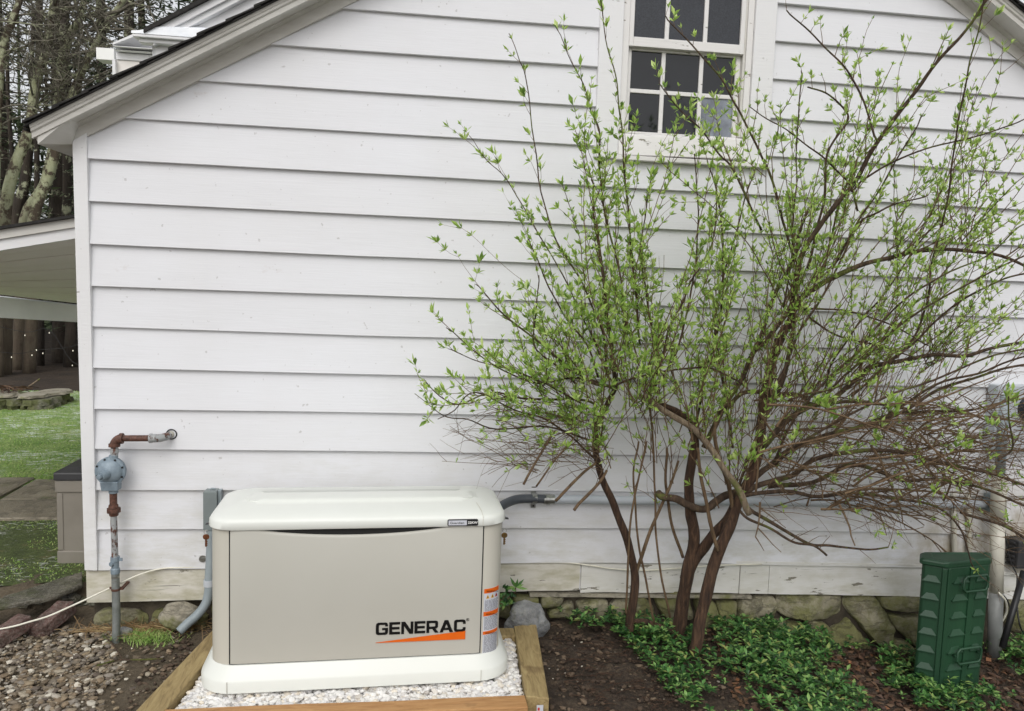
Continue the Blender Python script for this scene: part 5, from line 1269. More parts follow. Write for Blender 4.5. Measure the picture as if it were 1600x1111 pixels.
LIMBS = [  # pts, w0, w1, y0, y1, kind(0 leafy, 1 bare brown tangle)
 ([(1148,788),(1176,764),(1210,749),(1240,741),(1270,719),(1319,707),(1375,702),(1431,711),(1487,726),(1544,741),(1610,764)], 11, 6, -.40, -.75, 1),
 ([(1160,770),(1190,735),(1210,722),(1244,700),(1292,685),(1349,662),(1397,647),(1450,642),(1520,640)], 10, 6, -.38, -.55, 1),
 ([(1150,788),(1169,809),(1206,827),(1240,848),(1270,854),(1292,868)], 7, 5, -.40, -.62, 2),
 ([(1158,780),(1180,801),(1225,827),(1262,850),(1296,852),(1352,859),(1388,855)], 8, 3.5, -.38, -.66, 2),
 ([(1160,775),(1225,767),(1281,775),(1337,771),(1412,779),(1469,797),(1499,827),(1512,860),(1520,885)], 8, 2.5, -.42, -.6, 1),
 ([(1200,760),(1270,752),(1337,726),(1412,749),(1470,749),(1544,767),(1600,790)], 9, 5, -.36, -.7, 1),
 ([(1238,480),(1251,463),(1299,435),(1351,411),(1402,398),(1436,391),(1505,391),(1560,400),(1610,420)], 11, 6, -.42, -.75, 0),
 ([(1100,700),(1120,660),(1135,630),(1159,593),(1176,551),(1197,504),(1217,449),(1241,404),(1251,360),(1262,330)], 11, 6, -.38, -.45, 0),
 ([(1176,551),(1205,520),(1224,497),(1238,478)], 9, 9, -.40, -.42, 0),
 ([(1190,665),(1207,630),(1227,579),(1238,530),(1240,500)], 10, 8, -.40, -.42, 0),
 ([(1135,640),(1163,616),(1204,613),(1251,616),(1272,630),(1334,627),(1388,634),(1436,644)], 8, 7, -.36, -.5, 0),
 ([(1192,700),(1231,657),(1265,634),(1299,626),(1334,596),(1361,575),(1402,565),(1453,555),(1505,555),(1546,545),(1610,532)], 11, 7, -.42, -.6, 0),
 ([(1175,748),(1210,719),(1238,702),(1299,678),(1351,664),(1402,647),(1460,610),(1520,590),(1600,570)], 10, 5, -.4, -.66, 1),
 ([(1292,600),(1299,572),(1313,545),(1351,493),(1381,459),(1420,400),(1470,340)], 5, 3, -.42, -.66, 0),
 ([(1262,493),(1293,517),(1334,531),(1385,545),(1440,560)], 5, 3, -.42, -.6, 0),
 ([(1240,480),(1279,481),(1340,490),(1395,507),(1450,540)], 5, 3, -.42, -.6, 0),
 ([(1238,480),(1251,400),(1281,353),(1313,311),(1339,279),(1375,217),(1411,165),(1440,130),(1469,91),(1501,58),(1527,23),(1545,-10),(1560,-50)], 10, 5, -.42, -1.0, 0),
 ([(1400,560),(1440,500),(1455,420),(1472,344),(1485,282),(1492,227),(1501,162),(1514,107),(1530,50),(1540,-20)], 5, 3, -.55, -1.0, 0),
 ([(1229,16),(1265,49),(1297,81),(1330,117),(1350,160),(1372,222)][::-1], 5, 3, -.8, -.7, 0),
 ([(1262,420),(1276,360),(1288,308),(1289,243),(1323,194),(1320,172),(1297,149),(1262,136)], 6, 3.5, -.45, -.6, 0),
 ([(1330,300),(1346,282),(1401,250),(1459,227),(1524,214),(1582,194),(1606,183)], 5, 2.5, -.6, -.9, 0),
 ([(1340,330),(1330,290),(1285,250),(1249,217),(1200,185),(1170,165)], 5, 2, -.5, -.55, 0),
 ([(1225,480),(1236,420),(1240,344),(1245,246),(1250,146),(1252,110)], 4, 2.5, -.5, -.6, 0),
 ([(1300,420),(1343,350),(1373,333),(1407,318),(1450,305)], 5, 3, -.5, -.7, 0),
 ([(1241,404),(1225,345),(1202,272),(1192,250),(1172,209),(1152,166),(1127,126),(1097,88),(1061,48),(1040,25)], 6, 3, -.45, -.6, 0),
 ([(1190,360),(1147,267),(1127,242),(1092,202),(1056,164),(1030,130)], 5, 2.5, -.45, -.6, 0),
 ([(985,560),(965,420),(938,214+90),(938,214),(925,176),(915,136),(900,106),(868,42)], 5, 1.6, -.4, -.5, 0),
 ([(1000,540),(990,420),(980,300),(973,214),(966,164),(960,113),(948,63),(936,-10)], 5, 2, -.42, -.5, 0),
 ([(962,600),(951,514),(941,445),(934,377),(925,325),(924,280)], 8, 4, -.4, -.45, 0),
 ([(950,590),(941,520),(914,452),(890,411),(866,367),(845,300),(832,200),(820,120),(808,92),(795,52)], 5, 1.6, -.45, -.55, 0),
 ([(935,590),(915,540),(879,490),(845,418),(825,367)], 5, 2.5, -.45, -.55, 0),
 ([(900,600),(870,570),(835,538),(838,473),(842,430)], 5, 2.5, -.5, -.6, 0),
 ([(960,604),(924,599),(890,572),(850,540),(790,490),(762,462),(743,444)], 7, 2, -.45, -.65, 0),
 ([(958,606),(900,590),(840,600),(794,582),(740,545),(697,512)], 6, 2, -.42, -.7, 0),
 ([(934,640),(920,627),(860,625),(811,623),(770,613),(719,630),(690,622),(662,592)], 6, 2, -.4, -.75, 0),
 ([(930,690),(900,680),(859,668),(777,671),(730,655),(690,650),(648,615)], 5, 1.6, -.4, -.7, 1),
 ([(935,720),(900,690),(850,655),(800,640),(743,613),(710,640),(684,655)], 5, 2, -.45, -.6, 1),
 ([(733,212),(760,248),(790,278),(835,350),(880,430),(920,520),(958,600)][::-1], 4, 1.2, -.45, -.6, 0),
 ([(700,545),(740,560),(794,575),(850,600),(924,640)][::-1], 4, 1.5, -.5, -.75, 0),
 ([(1009,623),(1033,560),(1044,520),(1064,480),(1081,440),(1112,380),(1120,300)], 6, 3, -.45, -.5, 0),
 ([(962,604),(982,596),(1033,579),(1085,574),(1120,579),(1160,600)], 5, 4, -.5, -.5, 0),
 ([(1009,623),(1025,560),(1012,480),(1003,400),(1010,330),(1020,260)], 5, 2.5, -.45, -.5, 0),
 ([(1009,623),(1060,540),(1085,430),(1090,330),(1085,240)], 5, 2.5, -.42, -.5, 0),
 ([(1082,690),(1100,600),(1125,500),(1130,400),(1120,300),(1105,250)], 6, 2.5, -.4, -.45, 0),
 ([(1145,700),(1130,600),(1118,500),(1140,400),(1165,310),(1180,260)], 6, 2.5, -.4, -.45, 0),
 ([(1150,780),(1180,690),(1215,600),(1250,520),(1300,440),(1340,350),(1400,250),(1440,180)], 7, 3, -.4, -.7, 0),
 ([(1210,720),(1250,640),(1330,560),(1400,480),(1470,430),(1540,400),(1600,350)], 6, 3, -.45, -.9, 0),
 ([(1270,640),(1350,560),(1420,500),(1500,450),(1600,400)], 6, 4, -.5, -.9, 0),
 ([(1330,620),(1420,540),(1500,470),(1560,440),(1610,425)], 5, 4, -.5, -.8, 0),
 ([(1400,640),(1460,600),(1540,580),(1610,555)], 6, 4, -.5, -.8, 0),
 ([(1500,800),(1560,820),(1600,840)], 7, 6, -.7, -.9, 1),
 ([(1240,700),(1340,640),(1440,600),(1540,560),(1610,540)], 6, 4, -.6, -.9, 0),
 ([(1560,720),(1583,700),(1578,660),(1576,620)], 5, 3, -1.0, -1.1, 0),
]
mb = MB()
for pts, w0, w1, y0, y1, kd in LIMBS:
    limb(mb, pts, w0*(.88 if w0 > 7 else .72), w1*.7, y0, y1, store=ST, kind=kd, n=7, wob=.012)
mb.build('limbs', M['limbbark'], sh, smooth=True)
# thin stems from the ground
mb = MB()
for pts, w0, w1, y0, y1 in [
 ([(979,960),(979,931),(981,880),(988,790),(1000,740),(1010,690)], 3.5, 3, -.27, -.4), ([(992,900),(1012,843),(1030,797),(1047,760),(1060,720)], 6, 4, -.25, -.4),
 ([(1023,975),(1012,921),(1000,861),(993,801),(990,740),(998,690)], 3.5, 3, -.25, -.4), ([(1047,965),(1033,896),(1025,825),(1023,755),(1020,700),(1015,640)], 3.5, 3, -.25, -.4),
 ([(1067,871),(1054,833),(1046,797),(1040,750),(1042,700)], 5, 4, -.24, -.4), ([(1122,860),(1110,820),(1104,790),(1095,740),(1090,700)], 6, 5, -.45, -.5),
 ([(1146,800),(1140,760),(1120,700),(1118,650)], 7, 5, -.4, -.5), ([(838,760),(870,715),(900,680)], 3, 2, -.55, -.6), ([(818,757),(850,700),(862,680)], 4, 3, -.6, -.6), ([(897,797),(935,755),(948,735)], 5, 4, -.6, -.5), ([(868,783),(910,740),(930,725)], 5, 4, -.55, -.5)]:
    limb(mb, pts, w0, w1, y0, y1, n=6, wob=.006, store=ST, kind=3)
mb.build('stems', M['twig'], sh, smooth=True)
# procedural shoots, twigs and bud clusters
tw = MB(); tw2 = MB(); lf = MB()
def pxof(p):
    d = p-CAM; z = d.dot(_f); return 800+FPX*d.dot(_r)/z, 555.5-FPX*d.dot(_u)/z
ntuft = 0
def tuft(p, d, s_=1., nn=None):
    global ntuft
    x, y = pxof(p)
    if y > 905: return
    ntuft += 1; d = d.normalized(); u = d.orthogonal().normalized(); v = d.cross(u); n_ = nn or rn.choice([3, 4, 4, 5, 6, 7]); a0 = rn.uniform(0, 6.28)
    for k in range(n_):
        a = a0+k*2.2; sp = rn.uniform(.35, .95) if k else .1
        dd = (d*cos(sp)+(u*cos(a)+v*sin(a))*sin(sp)); dd.z += .15
        l = rn.uniform(.020, .046)*s_*(.84 if x > 1150 else 1); leafq(lf, p, dd, d, l, l*rn.uniform(.25, .38), .18, rn.uniform(-.1, .15))
def stem(base, d, L, r0, leafy, curve, depth=0, bend=None, gap=.052, mbx=None, upness=.25):
    """one shoot: a curved thin tube with opposite bud clusters at its nodes"""
    mbx = mbx or tw; n_ = max(3, int(L/.05)); P = [base]; d = d.normalized(); p = base.copy()
    for i in range(n_):
        d = (d+curve*(L/n_)+Vector((rn.gauss(0, 1), rn.gauss(0, 1), rn.gauss(0, 1)))*(.13 if r0 < .0022 else .085 if r0 < .003 else .06)).normalized()
        p = p+d*(L/n_)
        if p.y > -.06: p.y = -.06; d.y = min(d.y, 0)
        P.append(p.copy())
    R = [lerp(r0, r0*.45, i/n_) for i in range(n_+1)]; mbx.tube(P, R, 5 if r0 > .002 else 4, cap=False)
    s_ = rn.uniform(.3, 1)*gap; tot = L
    k = 0
    while s_ < L:
        t = s_/L*n_; i = min(int(t), n_-1); q = P[i].lerp(P[i+1], t-i); dd = (P[i+1]-P[i]).normalized()
        pr = leafy*(.55+.6*s_/L)
        if rn.random() < pr:
            side = dd.orthogonal().normalized(); side = Matrix.Rotation(rn.uniform(0, 6.28), 3, dd) @ side
            for sg in (-1, 1):
                if rn.random() < .9: tuft(q, dd*.7+side*sg*.8+Vector((0, 0, .25)), rn.uniform(.6, 1.0), rn.choice([3, 3, 4, 5]))
        if depth < 1 and rn.random() < .30 and L > .15:
            side = Matrix.Rotation(rn.uniform(0, 6.28), 3, dd) @ dd.orthogonal().normalized()
            stem(q, dd*.75+side*.75+Vector((0, 0, upness)), rn.uniform(.04, .16), r0*.6, leafy, Vector((0, 0, .6)), depth+1, gap=.045, mbx=mbx)
        s_ += gap*rn.uniform(.7, 1.3)
    if rn.random() < leafy*1.1: tuft(P[-1], d, rn.uniform(.6, 1.3))
    return P
for P, R, kd in ST:
    n_ = len(P); acc = 0
    for i in range(1, n_):
        seg = (P[i]-P[i-1]).length; acc += seg
        x, y = pxof(P[i]); t = i/n_
        if x > 1640 or y > 900: continue
        dens = {0: .060, 1: .05, 2: .07, 3: .12}[kd]
        if kd == 0 and x > 1180: dens = .085
        if kd == 0 and y < 230: dens = .065
        while acc > dens:
            acc -= dens
            d = (P[i]-P[i-1]).normalized(); out = Vector(((x-1090)/420, 0, 0))
            if kd == 0:
                low = sm(y, 560, 680)
                left = 1-sm(x, 820, 940)
                v = Vector((out.x*.55+rn.gauss(0, .32)-left*.35, rn.gauss(-.12, .45), 1.0-.25*low))+d*.45
                L = rn.choice([.06, .1, .14, .2, .28, .38])*rn.uniform(.8, 1.2)
                if R[i] < .004: L *= .55
                if y < 240: L *= .6
                if x < 860: L *= .8
                if x < 720: L *= .6
                leafy = .92 if y < 640 else .5
                if 1180 < x and y > 600: leafy = .25
                stem(P[i], v, L, min(.0032, max(.0014, R[i]*.5)), leafy, Vector((0, 0, .3)))
            elif kd == 1:
                right = x > 1100
                v = Vector(((1. if right else -1.)*rn.uniform(.3, 1), rn.gauss(-.1, .4), rn.gauss(.12, .45)))+d*.7
                if x < 760: continue
                stem(P[i], v, rn.uniform(.08, .42 if right else .22), .0018, .05 if right else .45, Vector((0, 0, -.7 if rn.random() < .7 else .5)), upness=-.1, gap=.06)
            elif kd == 2:
                v = Vector((rn.uniform(-.1, .9), rn.gauss(0, .4), rn.gauss(.35, .5))); 
                if rn.random() < .55: stem(P[i], v, rn.uniform(.05, .22), .0018, .01, Vector((0, 0, .2)))
            else:
                if y < 800: stem(P[i], Vector((rn.gauss(0, .6), rn.gauss(0, .4), .8)), rn.uniform(.06, .2), .0018, .3 if y < 740 else .1, Vector((0, 0, .3)))
# fans of long upright shoots out of the hubs
HUBS = [((1005,625), 14, (880, 1110), (170, 520)), ((960,600), 9, (850, 1010), (200, 480)), ((1090,690), 12, (1020, 1200), (230, 540)), ((1238,480), 15, (1130, 1400), (90, 330)),
        ((1207,615), 10, (1130, 1330), (240, 500)), ((1150,770), 11, (1060, 1280), (420, 640)), ((1280,440), 9, (1280, 1480), (60, 330)), ((1400,400), 14, (1360, 1600), (40, 330)),
        ((1330,600), 12, (1300, 1500), (330, 520)), ((1450,560), 16, (1400, 1610), (300, 500)), ((1505,391), 10, (1480, 1620), (150, 330)), ((930,700), 10, (860, 1000), (480, 620)), ((1260,620), 10, (1240, 1400), (430, 560)),
        ((900,590), 9, (780, 930), (440, 560)), ((860,610), 9, (700, 860), (500, 590)), ((900,660), 12, (740, 960), (560, 640)), ((800,625), 8, (670, 790), (560, 610)), ((940,720), 8, (840, 1010), (620, 690)), ((1010,640), 8, (960, 1080), (560, 620))]
for (hx, hy), cnt_, (xa_, xb_), (ya_, yb_) in HUBS:
    for _ in range(cnt_):
        x0_, y0_ = hx+rn.gauss(0, 10), hy+rn.gauss(0, 10); x1_, y1_ = rn.uniform(xa_, xb_), rn.uniform(ya_, yb_)
        Y0 = -.45+rn.gauss(0, .05); Y1 = Y0+rn.gauss(-.12, .20); Y1 = min(Y1, -.1)
        a, b_ = W(x0_, y0_, Y0), W(x1_, y1_, Y1); d = b_-a; L = d.length
        bow = Vector((d.x*-.35, rn.gauss(0, .1), .4))/max(L, .3)
        stem(a, d.normalized()-bow*L*.5, L, rn.uniform(.0018, .0032), .85 if hy < 700 else .5, bow)
# brown arching tangle, lower right
for _ in range(220):
    x0_ = rn.uniform(1170, 1500); y0_ = rn.uniform(625, 800)+(x0_-1170)*.02; Y0 = -rn.uniform(.2, .9)
    x1_ = x0_+rn.uniform(30, 260); y1_ = y0_+rn.gauss(0, 48)
    if rn.random() < .25: x1_ = x0_+rn.uniform(-60, 60); y1_ = y0_+rn.uniform(-90, 110)
    y1_ = min(y1_, 840)
    a, b_ = W(x0_, y0_, Y0), W(x1_, y1_, Y0-rn.uniform(-.15, .25)); d = b_-a; L = d.length; bow = Vector((0, rn.gauss(0, .5), rn.gauss(-.6, 1.0)))
    stem(a, d.normalized()-bow*L*.5, L, rn.choice([.0014, .0018, .0024, .0034, .0055]), .05, bow, depth=0 if rn.random() < .7 else 1, mbx=tw2, upness=rn.uniform(-.6, .5))
for _ in range(150):
    x0_ = rn.uniform(1380, 1600); y0_ = rn.uniform(615, 770); Y0 = -rn.uniform(.2, .7)
    a, b_ = W(x0_, y0_, Y0), W(x0_+rn.uniform(-40, 130), y0_+rn.gauss(0, 30), Y0-rn.uniform(-.1, .2)); d = b_-a; L = d.length; bow = Vector((0, rn.gauss(0, .5), rn.gauss(-.3, 1.5)))
    stem(a, d.normalized()-bow*L*.5, L, rn.choice([.0016, .0022, .003]), .08, bow, depth=0, mbx=tw2, upness=rn.uniform(-.5, .5))
for _ in range(80):   # finer underside tangle, left
    x0_ = rn.uniform(820, 960); y0_ = rn.uniform(620, 740); Y0 = -rn.uniform(.3, .6); x1_ = max(690, x0_-rn.uniform(30, 170)); y1_ = y0_+rn.uniform(-70, 60)
    if y1_ > 720 and x1_ < 800: y1_ = 690
    a, b_ = W(x0_, y0_, Y0), W(x1_, y1_, Y0-rn.uniform(0, .2)); d = b_-a; L = d.length; bow = Vector((0, 0, -rn.uniform(0, .8)))
    stem(a, d.normalized()-bow*L*.5, L, rn.uniform(.0013, .0022), .03, bow, depth=0, mbx=tw2, upness=-.1)
for _ in range(90):    # rising bare stems through the middle
    x0_ = rn.uniform(1000, 1400); y0_ = rn.uniform(600, 760); Y0 = -rn.uniform(.3, .6)
    a, b_ = W(x0_, y0_, Y0), W(x0_+rn.gauss((x0_-1090)*.25, 30), y0_-rn.uniform(80, 220), Y0-rn.uniform(0, .2)); d = b_-a; stem(a, d, d.length, .0022, .12, Vector((0, 0, .1)), mbx=tw2)
for _ in range(26):    # scattered bright bunches in the tangle
    x0_, y0_ = rn.choice([(1290,650),(1400,640),(1340,610),(1185,725),(1440,730),(1500,700),(1380,680),(1330,700),(1550,680),(1460,770),(1590,810),(1240,690),(1300,640),(1575,620)]); p = W(x0_+rn.gauss(0, 8), y0_+rn.gauss(0, 8), -.85)
    for _k in range(3): tuft(p+Vector((rn.gauss(0, .012), 0, rn.gauss(0, .015))), Vector((rn.gauss(0, .5), -.3, 1)), 1.25)
print('TUFTS', ntuft, 'twig verts', len(tw.v), len(tw2.v))
tw.build('twigs', M['twig'], sh); tw2.build('bare_twigs', M['twig'], sh); lf.build('leaves', M['leaf'], sh)

# ------------------------------------------------------------------ woods, dry stone wall and string lights beyond the porch
def lichen_tree(pts, w0, w1, Y, label, branches=(), base=None, mat='lichenbark', up=True):
    # pts run from the lowest visible point upward
    P = [W(x, y, Y) for x, y in pts]; g = P[0]; dr = (P[0]-P[1]); gz = Z1
    bs = Vector((g.x+.25*(P[0].x-P[1].x)/(max(.1, P[1].z-P[0].z))*(g.z-gz)*.6, Y, gz-.1))
    t = empty('tree', (bs.x, bs.y, gz), label, 'tree', 'trees beyond the lawn'); mb = MB()
    top = P[-1]+(P[-1]-P[-2]).normalized()*2.5; top2 = top+Vector((.3, .2, 2.2))
    Q = spline([bs, bs.lerp(g, .5)+Vector((.02, 0, 0))]+P+[top, top2], 4); n_ = len(Q); ppm = FPX/((P[0]-CAM).dot(_f))
    R = [lerp(w0*1.25, w1*.5, (i/(n_-1))**.8)/2/ppm*(1+.12*noise.noise(Q[i]*3)) for i in range(n_)]
    mb.tube(Q, R, 12); mb.build('trunk', M[mat], t, smooth=True)
    bb = MB(); rr_ = random.Random(int(Q[2].x*1000) % 999)
    def br(p, d, L, r, dep):
        k = max(3, int(L/.22)); A = [p]; dd = d.normalized()
        for i in range(k): dd = (dd+Vector((rr_.gauss(0, .22), rr_.gauss(0, .22), rr_.gauss(.04, .16)))).normalized(); A.append(A[-1]+dd*L/k)
        bb.tube(A, [lerp(r, r*.35, i/k) for i in range(k+1)], 5 if dep < 2 else 3, cap=False)
        if dep < 3:
            for i in range(1, k+1):
                for _ in range(2 if dep else 1):
                    if rr_.random() < .50: br(A[i], (dd*.5+Vector((rr_.gauss(0, 1), rr_.gauss(0, 1), rr_.gauss(.2, .6)))), L*rr_.uniform(.35, .6), r*.5, dep+1)
    for bp, bw in branches:
        A = [W(x, y, Y-.1*i) for i, (x, y) in enumerate(bp)]; A = spline(A, 4); bb.tube(A, [lerp(bw, bw*.4, i/(len(A)-1))/2/ppm for i in range(len(A))], 7)
        for i in range(3, len(A), 3): br(A[i], Vector((rr_.gauss(0, 1), rr_.gauss(0, .6), rr_.gauss(.2, .8))), rr_.uniform(.5, 1.1), .012, 1)
    for i in range(int(n_*.35), n_-1):
        for _ in range(2):
            if rr_.random() < (.42 if mat == 'lichenbark' else .15): br(Q[i], Vector((rr_.gauss(0, 1), rr_.gauss(-.2, .8), rr_.gauss(.35, .3))), rr_.uniform(.6, 1.5), .016, 1)
    bb.build('branches', M['finebranch' if mat == 'lichenbark' else 'darkbark'], t)
lichen_tree([(-10,345),(-6,200),(0,110),(7,63),(18,36),(31,0)], 16, 14, 8.5, 'pale lichened leaning trunk at the far left edge of the photo')
lichen_tree([(7,345),(20,270),(45,205),(52,153),(59,122),(68,94),(77,66),(81,20),(84,0)], 17, 13, 8.8, 'lichened trunk second from the left edge, turning grey near its top', [([(84,30),(72,24),(56,16),(50,12)], 3)])
lichen_tree([(40,345),(70,290),(86,220),(94,140),(97,90),(106,65),(115,45),(126,27),(131,0)], 18, 13, 9.4, 'lichened trunk in the middle, leaning right as it rises', [([(97,90),(88,60),(92,30),(104,14),(130,12)], 4)])
lichen_tree([(52,345),(78,270),(92,205),(108,162),(115,144),(124,122),(133,101),(148,72),(158,49),(173,27)], 16, 12, 9.0, 'lichened trunk nearest the roof rake, forking into mossy limbs', [([(144,47),(162,25),(189,16),(208,6),(240,12)], 6), ([(142,48),(157,43),(180,46),(207,46),(240,60)], 5), ([(108,180),(125,110),(150,80),(178,68)], 3), ([(75,135),(100,130),(125,105),(140,78),(180,68)], 3)])
lichen_tree([(90,345),(91,260),(90,160),(88,90),(90,45),(92,0)], 20, 16, 10.5, 'thick dark upright trunk behind the lichened ones', mat='darkbark')
lichen_tree([(24,345),(38,290),(44,240),(50,190),(60,100),(62,0)], 18, 12, 10.0, 'brown patchy trunk behind the second lichened one', mat='darkbark')
# plain trunks in the dark under the porch roof
def conifer_mesh():
    rr_ = random.Random(19); T = MB(); C = MB(); Ht = 15.
    T.tube([Vector((.02*sin(i), .02*cos(i*2), i*Ht/12)) for i in range(13)], [lerp(.12, .015, i/12) for i in range(13)], 9)
    z = 1.0
    while z < Ht:
        R_ = lerp(2.3, .35, z/Ht)*(1 if z > 3.2 else .8); nb = 5
        for b_ in range(nb):
            a = rr_.uniform(0, 2*pi); L = R_*rr_.uniform(.6, 1.1); k = 7; A = [Vector((0, 0, z))]; d = Vector((cos(a), sin(a), .12))
            for i in range(k): d = (d+Vector((rr_.gauss(0, .06), rr_.gauss(0, .06), -.05))).normalized(); A.append(A[-1]+d*L/k)
            T.tube(A, [lerp(.010, .003, i/k) for i in range(k+1)], 3, cap=False)
            dn = .95 if z < 3.2 else .62
            for i in range(1, k+1):
                for _ in range(6):
                    if rr_.random() > dn: continue
                    p = A[i]+Vector((rr_.gauss(0, .09), rr_.gauss(0, .09), rr_.gauss(-.04, .06)))
                    sd_ = Vector((-sin(a), cos(a), 0))*rr_.choice((-1, 1)); dd = (d*.8+sd_*rr_.uniform(.3, 1.1)+Vector((0, 0, rr_.gauss(-.15, .2)))).normalized()*rr_.uniform(.10, .22)
                    wv = dd.cross(Vector((rr_.gauss(0, .5), rr_.gauss(0, .5), 1))).normalized()*rr_.uniform(.012, .028)
                    C.add([p-wv*.5, p+dd*.5-wv, p+dd, p+dd*.5+wv], [(0, 1, 2, 3)])
        z += .40
    return T, C
T_, C_ = conifer_mesh()
first = None
spots = [(-3.4,10.6,1.0),(-2.5,12.4,1.1),(-4.6,12.6,1.05),(-5.9,11.2,.95),(-3.2,14.2,1.15),(-1.4,11.6,1.0),(-6.8,13.4,1.1),(-.4,13.6,1.1),(-7.8,10.8,.9),(-8.8,14.6,1.1),(-7.0,17,1.2),(-9.6,12.4,1.),(.6,16.4,1.2),(-5.6,18,1.2),(-4.1,11.2,.8)]
rc_ = random.Random(3)
kinds = ['dark evergreen standing right at the lawn edge', 'dark evergreen deeper in the woods', 'dark evergreen far back in the woods']
for i, (x, y_, s_) in enumerate(spots):
    lab = kinds[0 if y_ < 11.7 else 1 if y_ < 14.7 else 2]
    if first is None:
        t = empty('conifer', (0, 0, 0), lab, 'tree', 'dark evergreens beyond the lawn'); a = T_.build('trunk', M['darkbark'], t); b_ = C_.build('crown', M['needle'], t); first = t
    else:
        t = first.copy(); COL.objects.link(t)
        for ch in first.children: c = ch.copy(); COL.objects.link(c); c.parent = t
        t['label'] = lab
    t.location = (x, y_, Z1-.05); t.rotation_euler = (0, 0, rc_.uniform(0, 6.28)); t.scale = (s_, s_, s_)
# plain bare trunks visible under the porch roof
for px, wpx, Y, lab in ((63, 11, 10.0, 'slim reddish brown trunk under the porch roof, above the stone wall'), (110, 17, 9.9, 'stout brown trunk under the porch roof beside the corner board'), (84, 6, 10.6, 'thin black trunk between the two brown ones under the porch roof'), (24, 9, 10.3, 'dark trunk under the porch roof near the left edge')):
    a, b_ = W(px, 612, Y), W(px-6, 330, Y); ppm = FPX/((a-CAM).dot(_f)); a.z = Z1-.1; d = (b_-a); t = empty('tree', (a.x, a.y, Z1), lab, 'tree', 'trees beyond the lawn')
    mb = MB(); Q = [a+d*k/8*2.2+Vector((.03*sin(k*1.7), 0, 0)) for k in range(9)]; mb.tube(Q, [wpx/2/ppm*(1.25 if k == 0 else 1-.06*k) for k in range(9)], 10); mb.build('trunk', M['darkbark'], t, smooth=True)
    bb = MB(); rr_ = random.Random(px)
    for k in range(16):
        p = a+d*rr_.uniform(.5, 2.1); dd = Vector((rr_.gauss(0, 1), rr_.gauss(0, .7), rr_.gauss(-.1, .3))).normalized(); L = rr_.uniform(.4, 1.2); bb.tube([p, p+dd*L*.5+Vector((0, 0, .03)), p+dd*L], [.010, .007, .003], 4)
    bb.build('branches', M['darkbark'], t)
# distant wood mass
mb = MB(); rr_ = random.Random(91)
for _ in range(20000):
    x = rr_.uniform(-24, 8); y_ = rr_.uniform(17.5, 21); z = Z1+6.0*rr_.random()**1.35*(1+.25*noise.noise(Vector((x*.5, 0, 0))))
    a = rr_.uniform(0, 6.28); l = rr_.uniform(.12, .34); d = Vector((cos(a), sin(a)*.4, rr_.gauss(-.2, .4)))*l; wv = Vector((0, 0, 1)).cross(d).normalized()*.04+Vector((0, 0, .05)); p = Vector((x, y_, z)); mb.add([p-wv, p+d*.5-wv*1.4, p+d, p+d*.5+wv*1.4], [(0, 1, 2, 3)])
for i in range(30):
    x = rr_.uniform(-22, 6); y_ = rr_.uniform(15.5, 21); mb.tube([(x, y_, 0), (x+.1, y_, 9)], [rr_.uniform(.06, .13), .03], 6)
o = mb.build('distant_woods', M['needle'], loc=(-8, 19, Z1)); tag(o, 'dark evergreen woods behind the lawn trees', 'woods', kind='stuff')
sheet('forest_floor', [(-30, 7.0), (10, 7.0), (20, 40), (-40, 40)], Z1+.006, simple('dark_needle_duff', srgb(44, 36, 28), srgb(66, 54, 42), 3, .95, bs=.8, bscale=12, bd=.05))
# dry stone wall
dw = empty('dry_stone_wall', (-4.3, 6.3, Z1), 'low mossy dry stone wall with flat capstones and dead needles on top', 'wall')
e1 = G(80, 640, Z1); Yw = e1.y
mb = MB(); rr_ = random.Random(12)
xl_, xr_ = -7.5, e1.x; zt_w = W(70, 618, Yw).z
def wallstone(mb, c, sx, sy, sz, rr_):
    vs = []
    for dz in (-1, 1):
        for k in range(8):
            a = 2*pi*k/8+.3; q = rr_.uniform(.82, 1.05); vs.append((c[0]+sx*q*cos(a)*(.92 if dz > 0 else 1), c[1]+sy*q*sin(a), c[2]+dz*sz*rr_.uniform(.8, 1.05)))
    mb.add(vs, [tuple(range(8))[::-1], tuple(range(8, 16))]+[(k, (k+1) % 8, (k+1) % 8+8, k+8) for k in range(8)])
z = Z1
while z < zt_w-.05:
    x = xl_; hh = rr_.uniform(.022, .04)
    while x < xr_:
        w_ = rr_.uniform(.05, .14); wallstone(mb, (x, Yw+rr_.uniform(-.01, .03), z+hh), w_, .16, hh*1.05, rr_)
        x += w_*1.7
    x = Yw
    while x < Yw+.6:
        w_ = rr_.uniform(.06, .14); wallstone(mb, (xr_-.08+rr_.uniform(-.02, .02), x, z+hh), .12, w_, hh*1.05, rr_); x += w_*1.7
    z += hh*1.85
mb.box(xl_, xr_-.08, Yw+.05, Yw+.6, Z1, zt_w-.05); mb.build('stonework', M['drystone'], dw)
mb = MB(); x = xl_
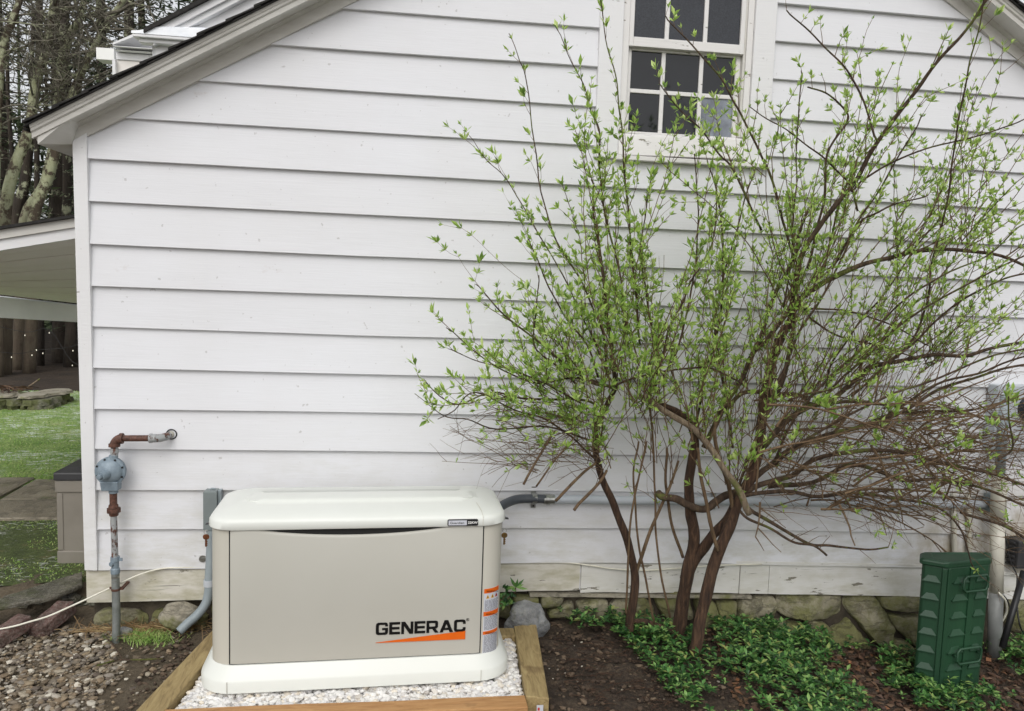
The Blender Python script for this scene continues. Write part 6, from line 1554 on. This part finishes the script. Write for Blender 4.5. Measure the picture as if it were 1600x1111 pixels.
while x < xr_-.05:
    w_ = rr_.uniform(.25, .45); wallstone(mb, (x, Yw+.15, zt_w-.018), w_*.62, .25, .016, rr_); x += w_
for k in range(1): wallstone(mb, (xr_-.14, Yw+.4+k*.4, zt_w-.018), .2, .24, .016, rr_)
mb.build('capstone', M['rock'], dw)
mb = MB()
for _ in range(700):
    p = Vector((rr_.uniform(xl_, xr_-.45), Yw+rr_.uniform(.1, .5), zt_w+rr_.uniform(0, .035))); a = rr_.uniform(0, pi); l = rr_.uniform(.05, .2); d = Vector((cos(a), sin(a), rr_.gauss(0, .12)))*l; mb.tube([p, p+d*.5+Vector((0, 0, .015)), p+d], .005, 3)
o = mb.build('needle_litter', M['litter'], loc=(-5, Yw+1, zt_w)); tag(o, 'reddish dead needles and sticks heaped on the stone wall', 'leaf litter', kind='stuff')
m = MB(); m.tube([W(22, 620, 7.2), W(45, 604, 7.3), W(62, 592, 7.4)], .012, 5); o = m.build('stick', M['deadlimb']); tag(o, 'pale stick poking up from the top of the stone wall', 'stick')
# string lights
sl_ = empty('string_lights', W(60, 540, 7.5), 'string of small glass bulbs hanging in the dark under the porch roof', 'string lights')
bl = [(-20, 556), (18, 558), (39, 524), (50, 555), (57, 547), (67, 552), (77, 520), (114, 548), (113, 571), (140, 560)]
m = MB(); wires = [W(-60, 540, 7.5), W(18, 552, 7.5), W(50, 549, 7.5), W(67, 546, 7.5), W(114, 541, 7.5), W(150, 520, 7.5)]; m.tube(spline(wires, 4), .004, 4)
m.tube(spline([W(-40, 500, 8.2), W(39, 519, 8.2), W(77, 515, 8.2), W(113, 565, 8.2), W(150, 575, 8.2)], 4), .004, 4); m.build('wire', M['blackwire'], sl_)
for x, y_ in bl:
    if not 0 < x < 125: continue
    Yb_ = 8.2 if y_ < 530 or y_ > 570 else 7.5; m = MB(); p = W(x, y_, Yb_); m.lathe([(-.012, .0), (-.009, .005), (-.002, .007), (.005, .005), (.010, .003), (.010, 0)], p, (0, 0, 1), 8); m.build('bulb', M['bulb'], sl_)
